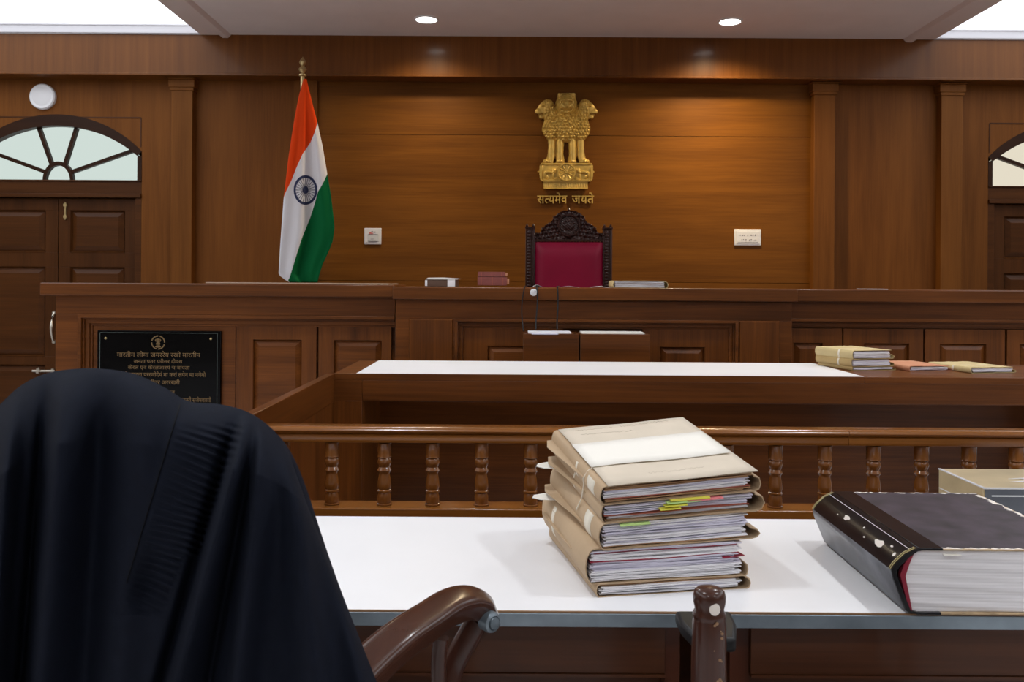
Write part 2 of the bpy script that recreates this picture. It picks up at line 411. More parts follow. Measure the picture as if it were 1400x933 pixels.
# ------------------------------------------------------------------ arched double doors
def raised(mb, x0, x1, z0, z1, y, bev, d=.014, back=.004):
    mb.rects([(x0, x1, z0, z1, y+d+.002), (x0, x1, z0, z1, y+d), (x0+bev, x1-bev, z0+bev, z1-bev, y+back), (x0+bev+.002, x1-bev-.002, z0+bev+.002, z1-bev-.002, y+back)])
def arched_door(name, cx, glass, handle):
    d = thing(name, None, None, (cx, YW, 0), kind='structure')
    y = YW+.03
    mb = MB(); n = 40
    hw0, hw1 = DHW, DHW+FRM
    # arched frame as a strip between two segmental arcs plus jambs
    o = [(cx-hw1+2*hw1*i/n) for i in range(n+1)]
    outer = [(cx-hw1+2*hw1*i/n, arc_out(cx, cx-hw1+2*hw1*i/n)) for i in range(n+1)]
    inner = [(cx-hw0+2*hw0*i/n, arc_z(cx, cx-hw0+2*hw0*i/n, 0)) for i in range(n+1)]
    for i in range(n):
        mb.add([(p[0], yy, p[1]) for yy in (y-.035, y+.1) for p in (outer[i], outer[i+1], inner[i+1], inner[i])],
               [(0,1,2,3), (7,6,5,4), (3,2,6,7), (0,4,5,1)])
    for sx in (-1, 1):
        a, b = sorted((cx+sx*hw0, cx+sx*hw1))
        mb.box(a+(.0008 if sx > 0 else 0), b-(0 if sx > 0 else .0008), y-.034, y+.099, Z_SILL, arc_z(cx, cx+sx*hw0)-.001)
    mb.build('arch_frame', 'arch', d)
    mb = MB(); zt = H-(270+4.1-388)*YW/F
    for sx in (-1, 1):
        a, b = sorted((cx+sx*(hw0-.02), cx+sx*hw1)); mb.box(a, b, y-.03, y+.1, 0, zt-.0005)
    mb.box(cx-hw1, cx+hw1, y-.03, y+.1, zt, Z_SILL); mb.box(cx-hw1, cx+hw1, y-.055, y, zt, zt+.035)
    mb.box(cx-hw1, cx+hw1, y-.045, y, Z_SILL-.012, Z_SILL)
    mb.build('door_frame', 'doorx', d, bevel=.004)
    # fanlight
    mb = MB(); xs = [cx-hw0+2*hw0*i/n for i in range(n+1)]
    mb.prism([(xs[0], Z_SILL), (xs[-1], Z_SILL)] + [(x, arc_z(cx, x, .002)) for x in xs[::-1]], 'Y', y+.045, y+.05)
    mb.build('fanlight_pane', glass, d)
    mb = MB(); s = YW/F
    hub = [(cx+21*s*math.cos(a), Z_SILL+26*s*math.sin(a)) for a in [PI*i/20 for i in range(21)]]
    for i in range(20):
        p, q = hub[i], hub[i+1]
        k = 16.5/21
        p2, q2 = (cx+(p[0]-cx)*k, Z_SILL+(p[1]-Z_SILL)*k), (cx+(q[0]-cx)*k, Z_SILL+(q[1]-Z_SILL)*k)
        mb.add([(c[0], yy, c[1]) for yy in (y, y+.045) for c in (p, q, q2, p2)], [(0,1,2,3), (7,6,5,4), (3,2,6,7), (0,4,5,1)])
    for x0, z0, x1, z1 in ((-9, 20, -28, 73), (8, 20, 24, 72), (16, 11, 103, 42), (-17, 11, -103, 42)):
        a = Vector((cx+x0*s, Z_SILL+z0*s)); b = Vector((cx+x1*s, Z_SILL+z1*s)); t = (b-a).normalized(); nn = Vector((-t.y, t.x))*2.4*s
        mb.prism([tuple(a+nn), tuple(b+nn), tuple(b-nn), tuple(a-nn)], 'Y', y+.004, y+.0445)
    mb.build('glazing_bars', 'arch', d)
    # leaves
    zl = zt-.01
    def zpx(p): return H-(p+4.1-388)*YW/F
    for sx in (-1, 1):
        a, b = (cx-hw0+.022, cx-.003) if sx < 0 else (cx+.003, cx+hw0-.022)
        holes = []
        st = .115 if sx < 0 else .11
        for (p0, p1) in ((287, 345), (365, 488), (500, 590)):
            holes.append((a+st, b-st, zpx(p1), zpx(p0)))
        mb = MB(); yl = y+.015
        zc = zl
        for (x0, x1, z0, z1) in holes:
            mb.box(a, b, yl, yl+.04, z1, zc); mb.box(a, x0, yl, yl+.04, z0, z1); mb.box(x1, b, yl, yl+.04, z0, z1); zc = z0
            mb.box(x0, x1, yl+.02, yl+.03, z0, z1)
            w = .012
            mb.rects([(x0, x1, z0, z1, yl-.004), (x0+w, x1-w, z0+w, z1-w, yl+.016)], cap=False)
        mb.box(a, b, yl, yl+.04, .01, zc)
        leaf = mb.build('door_leaf', 'door', d, bevel=.002)
        for (x0, x1, z0, z1) in holes:
            pm = MB(); raised(pm, x0+.014, x1-.014, z0+.014, z1-.014, yl-.002, .045, .02, 0)
            pm.build('raised_panel', 'doorx', leaf, smooth=20)
        if handle and sx < 0:
            hx = WX(71, YW); z0, z1 = zpx(468), zpx(428)
            hb = MB(); zm = (z0+z1)/2
            hb.tube([(hx, yl, z1), (hx, yl-.03, z1-.03), (hx, yl-.05, zm+.04), (hx, yl-.052, zm), (hx, yl-.05, zm-.04), (hx, yl-.03, z0+.03), (hx, yl, z0)], [.013, .010, .013, .016, .013, .010, .013], 10)
            for z in (z0, z1): hb.lathe([(.018, 0), (.016, -.012)], (hx, yl, z), 12, 'Y')
            hb.build('door_handle', 'steel', leaf)
            zb_ = zpx(508); x0, x1 = WX(43, YW), WX(74, YW)
            bb = MB().tube([(x0, yl-.02, zb_), (x1, yl-.02, zb_)], .010, 10)
            for x in (x0+.05, x1-.02): bb.box(x-.012, x+.012, yl-.028, yl, zb_-.022, zb_+.022)
            bb.tube([(x0+.07, yl-.02, zb_), (x0+.07, yl-.045, zb_+.03)], .007, 8)
            bb.build('door_bolt', 'steel', leaf)
        if handle and sx > 0:
            bx = WX(86, YW); bb = MB().tube([(bx, yl-.012, zpx(300)), (bx, yl-.012, zpx(276))], .008, 8)
            for p in (280, 296): bb.box(bx-.014, bx+.014, yl-.02, yl, zpx(p)-.012, zpx(p)+.012)
            bb.build('door_bolt', 'brass', leaf)
    return d
arched_door('door_1', LCX, 'glassl', True)
arched_door('door_2', RCX, 'glassr', False)

# ------------------------------------------------------------------ recessed lamps
def downlight(px, py, watts, label, col, Y=None):
    z = ZC
    p = W(px, py, (H-ZC)*F/(-1*((py-VY)-ROLL*(px-VX))) * -1) if Y is None else None
    Yd = (ZC-H)*F/(VY-py+ROLL*(px-VX)); p = W(px, py, Yd)
    t = thing('ceiling_downlight', label, 'ceiling light', (p.x, Yd, z), 0, 'round recessed downlights')
    MB().lathe([(.105, 0), (.105, -.006), (.098, -.012), (.088, -.010), (.084, .0)], (p.x, Yd, z), 32).build('trim_ring', 'white', t)
    MB().lathe([(.083, -.001), (.07, -.006), (.03, -.009)], (p.x, Yd, z), 28).build('lens', 'lens', t)
    l = bpy.data.lights.new('bulb', 'SPOT'); l.energy = watts; l.spot_size = math.radians(150); l.spot_blend = 1.0; l.shadow_soft_size = .06; l.color = col
    o = bpy.data.objects.new('bulb', l); COL.objects.link(o); o.parent = t; o.location = (0, 0, -.03)
    return t
downlight(583, 26, LAMP_LEFT, 'round white downlight in the grey ceiling, above and left of the gold emblem', (1, .80, .50))
d_right = downlight(998, 29, LAMP_RIGHT, 'round white downlight in the grey ceiling, above and right of the gold emblem', (1, .78, .46))
fill_bulb = bpy.data.lights.new('bulb', 'SPOT'); fill_bulb.energy = LAMP_FILL; fill_bulb.spot_size = math.radians(140); fill_bulb.spot_blend = .8; fill_bulb.shadow_soft_size = .12; fill_bulb.color = (.93, .97, 1)

for Yd in (4.6, 1.7, -1.2):  # extra downlights out of view, added to brighten the front table
    for x in (-.73, 1.85):
        px_ = VX + x*F/Yd
        c = copy_tree(d_right); c.location = (x, Yd, ZC); c['label'] = 'round white recessed downlight added as fill further along the grey ceiling, out of view'
        for ch in c.children:
            if ch.type == 'LIGHT': ch.data = fill_bulb
# round white fixture above the left door
p = W(60, 133, YW); r = 17.5*YW/F
t = thing('wall_fixture', 'round white disc fixture on the wood wall above the left arched door', 'wall fixture', (p.x, YW, p.z))
MB().lathe([(r, 0), (r, -.03), (r-.01, -.042), (r-.018, -.040)], (p.x, YW, p.z), 40, 'Y').build('rim', 'white', t)
MB().lathe([(r-.02, -.036), (r*.6, -.046), (.01, -.05)], (p.x, YW, p.z), 36, 'Y').build('cover', 'white', t)

# ------------------------------------------------------------------ heightfield relief helper
def inside(poly, x, y):
    c = False; j = len(poly)-1
    for i in range(len(poly)):
        xi, yi = poly[i]; xj, yj = poly[j]
        if (yi > y) != (yj > y) and x < (xj-xi)*(y-yi)/(yj-yi)+xi: c = not c
        j = i
    return c
def relief(mb, u0, u1, v0, v1, st, mask, hfun, place):
    nu, nv = int((u1-u0)/st), int((v1-v0)/st)
    cell = [[mask(u0+(i+.5)*st, v0+(j+.5)*st) for i in range(nu)] for j in range(nv)]
    idx = {}; vs = []; fs = []
    def vert(i, j, base=False):
        k = (i, j, base)
        if k not in idx:
            u, v = u0+i*st, v0+j*st
            idx[k] = len(vs); vs.append(place(u, v, 0 if base else hfun(u, v)))
        return idx[k]
    g = lambda i, j: 0 <= i < nu and 0 <= j < nv and cell[j][i]
    for j in range(nv):
        for i in range(nu):
            if not cell[j][i]: continue
            fs.append((vert(i, j), vert(i+1, j), vert(i+1, j+1), vert(i, j+1)))
            for di, dj, a, b in ((-1, 0, (i, j), (i, j+1)), (1, 0, (i+1, j), (i+1, j+1)), (0, -1, (i, j), (i+1, j)), (0, 1, (i, j+1), (i+1, j+1))):
                if not g(i+di, j+dj): fs.append((vert(*a), vert(*b), vert(*b, True), vert(*a, True)))
    mb.add(vs, fs)
def dome(u, v, cx, cy, rx, ry, h, p=.5):
    q = 1-((u-cx)/rx)**2-((v-cy)/ry)**2
    return h*q**p if q > 0 else 0.

# ------------------------------------------------------------------ emblem: lion capital relief
EY = YW-.012
def eplace(u, v, h): # u, v in 1/5.49 photo pixels from (720, 120)
    q = W(720+u/5.49, 120+v/5.49, EY); return (q.x, EY-h*.00125, q.z)
emb = thing('state_emblem', 'gold relief of a lion capital on the wood wall above the crimson chair', 'emblem', tuple(W(773, 259, EY)))
half = [(296, 52), (235, 52), (226, 70), (228, 92), (216, 110), (214, 130), (200, 124), (184, 102), (160, 94), (132, 102), (118, 114), (96, 136), (82, 158), (60, 182), (66, 196), (86, 202), (88, 214), (94, 232), (108, 241), (122, 234), (134, 244), (128, 270), (117, 295), (115, 325), (126, 352), (148, 382), (160, 396), (163, 450), (158, 500), (148, 534), (124, 546), (118, 568), (296, 568)]
lion = half + [(592-x, y) for x, y in half[::-1]][1:-1]
gapc = [(282, 412), (274, 500), (284, 540), (284, 569), (308, 569), (308, 540), (318, 500), (310, 412)]
gapl = [(214, 510), (204, 545), (196, 569), (218, 569), (220, 540)]
gapr = [(592-x, y) for x, y in gapl]
def lmask(u, v): return inside(lion, u, v) and not (v > 400 and (inside(gapc, u, v) or inside(gapl, u, v) or inside(gapr, u, v)))
def curls(u, v, s=1.):
    best = 9.
    i0, j0 = math.floor(u/21), math.floor(v/23)
    for j in (j0-1, j0, j0+1):
        for i in (i0-1, i0, i0+1):
            q = math.sin(i*127.1+j*311.7)*43758.5; q -= math.floor(q); q2 = math.sin(i*269.5+j*183.3)*43758.5; q2 -= math.floor(q2)
            dx, dy = u-(i+.5+.5*(j % 2)+.5*(q-.5))*21, v-(j+.5+.5*(q2-.5))*23
            best = min(best, (dx/12)**2+((dy+abs(dx)*.5)/15)**2)
    return 13*s*max(0, 1-best)
def lh(u, v):
    h = 10.
    um = u if u <= 296 else 592-u
    # chest, mane and shoulders
    c = max(dome(u, v, 296, 285, 130, 135, 62), dome(um, v, 190, 300, 78, 110, 46), dome(um, v, 188, 215, 66, 90, 46))
    if v > 195 and c > 0 and v < 415: c += curls(u + (v-285)*(296-u)*.0012, v)
    elif um < 215 and 170 < v < 195 and c > 0: c += curls(um+.4*v, v)*.7
    h = max(h, c)
    if 300 < v:   # legs
        for cx0, cx1, rr in ((188, 184, 29), (250, 248, 28)):
            cx = cx0+(cx1-cx0)*(v-390)/180
            q = 1-((um-cx)/rr)**2
            if q > 0: h = max(h, (34 if cx0 == 250 else 26)*q**.5 + 6 - (4 if v < 400 else 0))
        for cx in (152, 249):
            h = max(h, dome(um, v, cx, 556, 34, 24, 42))
            if v > 545: h -= 4*max(0, math.cos((um-cx)*2*PI/17))**6
    # side heads in profile
    s = max(dome(um, v, 146, 156, 76, 70, 46, .35), dome(um, v, 96, 186, 42, 40, 40, .3), dome(um, v, 112, 225, 26, 20, 34, .35))
    if s > 0 and um < 200 and v < 250:
        if abs(v-(206+(um-70)*-.05)) < 5 and um < 122: s -= 20          # open mouth
        s += dome(um, v, 122, 146, 12, 8, 9) - dome(um, v, 122, 152, 9, 4, 12)
        s += dome(um, v, 172, 128, 14, 18, 10)                          # ear
        if um > 132: s += curls(um+v*.3, v)*.75
        h = max(h, s+6)
    # middle head, facing
    if v < 232 and 212 < u < 380:
        d = max(dome(u, v, 296, 132, 84, 98, 92), 58*(1 if abs(u-296) < 66 and 54 < v < 95 else 0))
        if d > 0:
            ring = math.hypot((u-296)/66, (v-135)/74)
            if ring > .86: d += curls(math.atan2(v-135, u-296)*66, ring*60)*.6
            d += dome(u, v, 296, 142, 15, 30, 18) + dome(u, v, 296, 168, 34, 22, 10)
            for ex in (268, 324):
                d += dome(u, v, ex, 110, 22, 9, 10) - dome(u, v, ex, 124, 15, 8, 12) + dome(u, v, ex, 125, 7, 5, 7)
                d += dome(u, v, ex-(8 if ex < 296 else -8), 150, 18, 18, 7)
            if abs(v-(182-abs(u-296)*.30)) < 4.5 and abs(u-296) < 36: d -= 15
            d += dome(u, v, 296, 200, 24, 12, 9)
            h = max(h, d)
    # bib line below the face
    rb = math.hypot((u-296)/84, (v-140)/90)
    if v > 150 and abs(rb-1) < .07: h += 7
    return h
mb = MB(); relief(mb, 54, 538, 48, 571, 3.2, lmask, lh, eplace)
mb.build('lions', 'gold', emb, smooth=50)
ab = [(110, 570), (482, 570), (494, 590), (497, 640), (492, 690), (478, 708), (114, 708), (100, 690), (94, 640), (98, 590)]
def ah(u, v):
    h = 34+6*math.cos((v-640)/70*1.3)
    if v < 584 or v > 694: h += 7
    r = math.hypot(u-296, v-640)
    if r < 68:
        h = 44 + (9 if r > 57 else 0) + (8 if r < 11 else 0)
        if 11 < r < 57: h += 5*max(0, math.cos(12*math.atan2(v-640, u-296)))**2
    else:
        um = u if u < 296 else 592-u
        for cx, cy, rx, ry, hh in ((168, 640, 34, 13, 14), (205, 628, 13, 20, 13), (135, 655, 10, 26, 10), (196, 664, 8, 24, 10), (118, 612, 8, 30, 8), (215, 688, 20, 10, 8), (152, 676, 8, 16, 8)):
            h += dome(um, v, cx, cy, rx, ry, hh)
        if abs(um-120) < 4: h -= 5
    return h
mb = MB(); relief(mb, 92, 500, 568, 710, 2.6, lambda u, v: inside(ab, u, v), ah, eplace)
for sx in (89, 498):
    q = eplace(sx, 634, 20); mb.lathe([(.004, -.01), (.008, 0), (.004, .01)], q, 10, 'X')
mb.build('abacus', 'gold', emb, smooth=50)
def bh(u, v): return 32+(5 if v < 718 or v > 756 else 0)+(3*math.sin(u*.55)*math.sin(u*.21+1) if 726 < v < 750 else 0)
mb = MB(); relief(mb, 127, 457, 708, 763, 2.75, lambda u, v: True, bh, eplace)
mb.build('base_slab', 'gold', emb, smooth=50)
# motto under the emblem
G = {k: glyphs(k, None, .010) for k in ('स', 'त', 'य', 'म', 'व', 'ज', 'मे', 'ते')}
G['half'] = glyphs('त', .40, .010)
adv = {k: max(x for x, y in G[k][0]) for k in G}; adv['half'] = .385
def word(chars, u0, u1, name, label):
    parts = []; x = 0
    for ch in chars: parts.append((G[ch], x)); x += adv[ch]-.004
    sx = (u1-u0)/x; vb = 868; sy = (868-812)/.622
    def place(a, b, h):
        return eplace(u0+a*sx, vb-b*sy, h)
    mb = MB()
    put_text(mb, parts, place, 12)
    o = mb.build(name, 'gold', None, loc=tuple(W(720+(u0+u1)/2/5.49, 278, YW)), smooth=0)
    return tag(o, label, 'lettering')
word(['स', 'half', 'य', 'मे', 'व'], 80, 304, 'motto_word', 'longer left word of the gold Devanagari motto below the lion emblem')
word(['ज', 'य', 'ते'], 340, 505, 'motto_word', 'shorter right word of the gold Devanagari motto below the lion emblem')

# ------------------------------------------------------------------ wall plates
def plate(x0, y0, x1, y1, name, label, kind):
    a, b = W(x0, y0, YW), W(x1, y1, YW)
    cx = (a.x+b.x)/2; t = thing(name, label, 'wall plate', (cx, YW, b.z))
    x0, x1, z0, z1 = a.x, b.x, b.z, a.z; w, h = x1-x0, z1-z0
    MB().box(x0, x1, YW-.014, YW, z0, z1).build('faceplate', 'white', t, bevel=.004)
    U = lambda u: x0+u*w
    V = lambda v: z1-v*h
    yy = YW-.0145
    if kind == 'square':
        MB().rects([(U(.2), U(.86), V(.82), V(.36), yy-.001), (U(.23), U(.83), V(.79), V(.39), yy-.004)]).build('lower_panel', 'greyplate', t, smooth=0)
        mb = MB()
        for i, (u, v, du, dv) in enumerate(((.30, .26, .10, .03), (.30, .30, .22, .025), (.44, .18, .03, .06), (.28, .345, .24, .02))):
            mb.box(U(u), U(u+du), yy-.003, yy, V(v+dv), V(v))
        mb.build('red_print', 'redink', t, smooth=0)
        mb = MB()
        for (u, v, du, dv) in ((.42, .19, .09, .045), (.60, .22, .06, .055), (.25, .37, .55, .018), (.38, .66, .2, .018), (.1, .88, .06, .04), (.22, .81, .55, .018)):
            mb.box(U(u), U(u+du), yy-.006, yy, V(v+dv), V(v))
        mb.build('grey_print', 'ink', t, smooth=0)
    else:
        MB().rects([(U(.06), U(.94), V(.92), V(.10), yy-.001), (U(.08), U(.92), V(.89), V(.13), yy-.003)]).build('insert', 'white', t, smooth=0)
        mb = MB(); rr = random.Random(3)
        for v, us in ((.36, (.20, .28, .35, .48, .60, .68, .76)), (.66, (.26, .32, .41, .54, .60, .72, .78))):
            for u in us: mb.box(U(u), U(u+rr.uniform(.025, .055)), yy-.005, yy, V(v+rr.uniform(.03, .06)), V(v-rr.uniform(.0, .05)))
        mb.box(U(.12), U(.88), yy-.005, yy, V(.815), V(.795))
        mb.build('grey_print', 'ink', t, smooth=0)
plate(498.5, 312, 521.5, 334.5, 'switch_plate', 'small square white plate with red print on the wall right of the flag', 'square')
plate(1003.5, 313.5, 1040, 336, 'switch_plate', 'wide white plate with grey marks on the wall right of the crimson chair', 'wide')

# ------------------------------------------------------------------ national flag on its pole
FY = 7.45
px = 413.5
base = W(px, 388, FY)
fl = thing('flag_on_pole', 'tall orange, white and green flag with a navy wheel hanging from a brass topped pole', 'flag', (base.x, FY, .45))
ztip = WZ(80, FY, 412)
s = FY/F
MB().lathe([(.20, .45), (.20, .48), (.12, .50), (.03, .53), (.02, .56)], (base.x, FY, 0), 32).build('stand_base', 'brass', fl)
MB().lathe([(.018, .5), (.018, WZ(105, FY, 412))], (base.x-.01, FY, 0), 14).build('pole', 'brass', fl)
zf = WZ(104, FY, 412)
MB().lathe([(.012, zf-.01), (.032, zf), (.032, zf+.012), (.014, zf+.02), (.022, zf+.035), (.036, zf+.055), (.024, zf+.075), (.013, zf+.085), (.024, zf+.10), (.030, zf+.115), (.018, zf+.14), (.006, zf+.155), (.001, zf+.165)], (base.x-.01, FY, 0), 20).build('finial', 'brass', fl)
def lerp_pts(pts, y):
    if y <= pts[0][1]: return pts[0][0]
    for (x0, y0), (x1, y1) in zip(pts[:-1], pts[1:]):
        if y <= y1: return x0+(x1-x0)*(y-y0)/(y1-y0)
    return pts[-1][0]
Lp = [(415, 108), (409, 130), (404, 155), (399, 185), (394.5, 215), (391, 245), (388, 270), (385, 310), (382.5, 345), (381, 376), (393, 385), (396, 386.5)]
Rp = [(419, 108), (423, 125), (428, 145), (434, 168), (441, 200), (447.5, 238), (453, 270), (456.5, 300), (457.5, 312), (455, 330), (449, 345), (441, 362), (436, 378), (434, 386.5)]
B1 = [(434, 168), (430, 182), (424, 196), (414, 210), (406, 228), (398, 248), (391, 262), (388.3, 269)]
B2 = [(447.5, 238), (441, 252), (435, 262), (430, 280), (424, 298), (413, 325), (405, 350), (396, 380), (393, 385), (390, 386.5)]
def clothY(x, y):
    L, R = lerp_pts(Lp, y), lerp_pts(Rp, y); u = (x-L)/max(1, R-L); k = min(1, (y-105)/140)
    return FY-.05 - .035*k*math.sin(u*2.2*PI+.6) - .018*k*math.sin(u*5.1*PI+y*.006) - .03*math.sin(PI*u)
mb = MB(); ny = 90; y0, y1 = 108, 386.5
def fp(x, y): return tuple(W(x, y, clothY(x, y)))
for j in range(ny):
    ya, yb = y0+(y1-y0)*j/ny, y0+(y1-y0)*(j+1)/ny
    def cuts(y):
        L, R = lerp_pts(Lp, y), lerp_pts(Rp, y)
        b1 = R if y < B1[0][1] else (L if y >= B1[-1][1] else min(R, max(L, lerp_pts(B1, y))))
        b2 = R if y < B2[0][1] else min(R, max(L, lerp_pts(B2, y)))
        return L, b1, b2, R
    ca, cb = cuts(ya), cuts(yb)
    for k in range(3):
        if ca[k+1]-ca[k] < .05 and cb[k+1]-cb[k] < .05: continue
        n = 12
        for i in range(n):
            q = [(ca[k]+(ca[k+1]-ca[k])*i/n, ya), (ca[k]+(ca[k+1]-ca[k])*(i+1)/n, ya), (cb[k]+(cb[k+1]-cb[k])*(i+1)/n, yb), (cb[k]+(cb[k+1]-cb[k])*i/n, yb)]
            mb.add([fp(*p) for p in q], [(0, 1, 2, 3)], k)
cl = mb.build('flag_cloth', ['saffron', 'wcloth', 'green'], fl, smooth=180)
bm = bmesh.new(); bm.from_mesh(cl.data); bmesh.ops.remove_doubles(bm, verts=bm.verts, dist=1e-5); bmesh.ops.dissolve_degenerate(bm, dist=1e-6, edges=bm.edges); bmesh.ops.recalc_face_normals(bm, faces=bm.faces); bm.to_mesh(cl.data); bm.free()
sd = cl.modifiers.new('thickness', 'SOLIDIFY'); sd.thickness = .002; sd.offset = 0
# wheel printed on the white band
mb = MB()
def wp(r, a):   # slightly narrowed ellipse, following the cloth
    x, y = 417.8+r*16.2*math.cos(a), 260+r*20.3*math.sin(a); q = W(x, y, clothY(x, y)); return (q.x, q.y-.004, q.z)
def ringw(r0, r1, n=48):
    for i in range(n):
        a, b = 2*PI*i/n, 2*PI*(i+1)/n
        mb.add([wp(r0, a), wp(r1, a), wp(r1, b), wp(r0, b)], [(0, 1, 2, 3)])
ringw(.82, 1.0); ringw(0.01, .25)
for i in range(24):
    a = 2*PI*i/24
    for r0, r1 in ((.2, .45), (.45, .84)):
        mb.add([wp(r0, a-.016/r0), wp(r1, a-.021/r1), wp(r1, a+.021/r1), wp(r0, a+.016/r0)], [(0, 1, 2, 3)])
wheel = mb.build('wheel_print', 'navy', cl, smooth=180)

# ------------------------------------------------------------------ raised platform behind the bench
struct('trim_9', MB().box(-3.3, 5.0, 6.3, 8.0, 0, .45), 'by', label=None)

# ------------------------------------------------------------------ benches
def bench_section(name, label, x0, x1, Y, ztop, xo0, xo1, top_t=.080, depth=.62):
    """worktop over x0..x1, body over xo0..xo1"""
    t = thing(name, label, 'bench', ((x0+x1)/2, Y+.3, 0))
    MB().box(x0, x1, Y, Y+depth, ztop-top_t, ztop).build('worktop', 'bx', t, bevel=.007)
    return t
YS, YC = 5.62, 5.50
def framed(t, xs, Y, zt, zm, zi, x_in0, x_in1, mold_ext=0.):
    """upper rail from zt to zm, moulding at zm, recessed field below with back at Y+.05"""
    xo0, xo1 = xs
    mb = MB()
    mb.box(xo0, xo1, Y, Y+.08, zm, zt)
    mb.box(xo0, x_in0, Y, Y+.08, 0, zm)
    if x_in1 < xo1-.001: mb.box(x_in1, xo1, Y, Y+.08, 0, zm)
    mb.box(xo0, xo1, Y+.07, Y+.55, 0, zt)
    return mb.build('front_frame', 'bx', t, bevel=.002)
def moulding(t, x0, x1, Y, zm, zi, left=True, right=True, zbot=0.):
    """stepped frame moulding that falls back from the face to the recessed field"""
    d = zm-zi; mb = MB(); st = [(0, -.012, .30), (.30, .008, .45), (.45, .022, .80), (.80, .034, 1.0)]
    for a, yy, b in st:
        mb.box(x0+(a*d if left else 0), x1-(a*d if right else 0), Y+yy, Y+.075, zm-b*d, zm-a*d)
        if left: mb.box(x0+a*d, x0+b*d, Y+yy, Y+.075, zbot, zm-b*d)
        if right: mb.box(x1-b*d, x1-a*d, Y+yy, Y+.075, zbot, zm-b*d)
    return mb.build('moulding', 'bx', t, bevel=.002)
def cabinet_door(t, x0, x1, z0, z1, Y, sx0, sx1, st, name='door', bev=.035, label=None):
    mb = MB(); y = Y+.030
    mb.rects([(x0, x1, z0, z1, y+.03), (x0, x1, z0, z1, y), (sx0, sx1, z0+.07, z1-st, y), (sx0+.004, sx1-.004, z0+.074, z1-st-.004, y+.018)])
    dd = mb.build(name, 'bz', t, smooth=20)
    pm = MB(); raised(pm, sx0+.004, sx1-.004, z0+.074, z1-st-.004, y-.002, bev, .02, 0)
    pm.build('raised_panel', 'bx' if (sx1-sx0) > .3 else 'bz', dd, smooth=20)
    return dd
# centre
zc_top = WZ(393, YC)
xc0, xc1 = WX(538, YC), WX(1088, YC)
ctr = bench_section('judge_bench', 'dark wood centre section of the long bench in front of the crimson chair', xc0, xc1, YC-.05, zc_top, xc0, xc1)
zt, zm, zi = WZ(411, YC), WZ(436.5, YC), WZ(449.5, YC)
bx0, bx1 = WX(541, YC), WX(1083, YC)
ix0, ix1 = WX(622, YC, 440), WX(1009, YC, 440)
framed(ctr, (bx0, bx1), YC, zt, zm, zi, ix0, ix1)
moulding(ctr, ix0, ix1, YC, zm, zi)
d = zm-zi
xa, xb, xm1, xm2 = ix0+d, ix1-d, WX(770, YC), WX(880, YC)
cabinet_door(ctr, xa, xm1, .1, zi, YC, xa+.145, xm1-.06, WZ(449.5, YC)-WZ(476, YC)-.01)
cabinet_door(ctr, xm2, xb, .1, zi, YC, xm2+.11, xb-.14, WZ(449.5, YC)-WZ(476, YC)-.01)
for a, b in ((558, 622), (1009, 1068)):
    x0, x1 = WX(a, YC, 450)+.005, WX(b, YC, 450)-.012
    mb = MB(); mb.rects([(x0, x1, .1, zm, YC), (x0+.006, x1-.006, .108, zm-.010, YC-.012)])
    mb.build('pilaster_panel', 'bz', ctr, smooth=15)
# left
zl_top = H-(388+.0066*640-.2-388)*YS/F+.006
xl0, xl1 = WX(60, YS), WX(535.5, YS)-.002
lft = bench_section('side_bench', 'left section of the long dark wood bench, carrying the black plaque', xl0, xc0-.004, YS-.05, zl_top, xl0, xl1)
def zs(py, px, Y=YS): return W(px, py, Y).z
zt, zm, zi = zs(404, 300), zs(431, 300), zs(447, 300)
fx0, fx1 = WX(76, YS, 450), xc0+.03
ix0 = WX(107, YS, 450)
framed(lft, (fx0, fx1-.036), YS, zt, zm, zi, ix0, fx1)
moulding(lft, ix0, fx1-.036, YS, zm, zi, right=False)
d = zm-zi
for a, b, s0, s1 in ((321, 431, 344, 411), (434, 534, 455, 521)):
    x0, x1 = WX(a, YS, 480), WX(b, YS, 480)
    cabinet_door(lft, x0, x1, .1, zi+.002, YS, WX(s0, YS, 480), WX(s1, YS, 480), zs(448, 380)-zs(466, 380))
MB().box(ix0+d, WX(319, YS, 480), YS+.045, YS+.07, .1, zi).build('plaque_field', 'bx', lft)
# right
rx0 = xc1+.004; rx1 = 4.6
zr_top = W(1240, 396.6, YS-.05).z
rgt = bench_section('side_bench', 'right section of the long dark wood bench, behind the file bundles', rx0, rx1, YS-.05, zr_top, rx0, rx1)
zt, zm, zi = zs(413, 1240), zs(437, 1240), zs(449.5, 1240)
framed(rgt, (rx0-.02, rx1-.05), YS, zt, zm, zi, rx0-.019, rx1-.05)
moulding(rgt, rx0-.02, rx1-.05, YS, zm, zi, left=False, right=False)
for a, b, s0, s1 in ((1083, 1153.5, 1083, 1127), (1155.5, 1265, 1184, 1246), (1268, 1377.5, 1288, 1352), (1380.5, 1490, 1398, 1465), (1493, 1600, 1515, 1575)):
    x0, x1 = WX(a, YS, 480), WX(b, YS, 480)
    cabinet_door(rgt, x0, x1, .1, zi-.004, YS, max(x0+.02, WX(s0, YS, 480)), WX(s1, YS, 480), zs(451, 1240)-zs(471, 1240))

# thin pale sheet on the left bench
a, b = WX(283, YS), WX(532, YS)
tag(MB().box(a, b, YS-.03, YS+.45, zl_top+.001, zl_top+.009).build('desk_board', 'boardtan', None, loc=((a+b)/2, YS+.2, zl_top), bevel=.002), 'thin pale board lying flat on the left bench section below the flag', 'board')

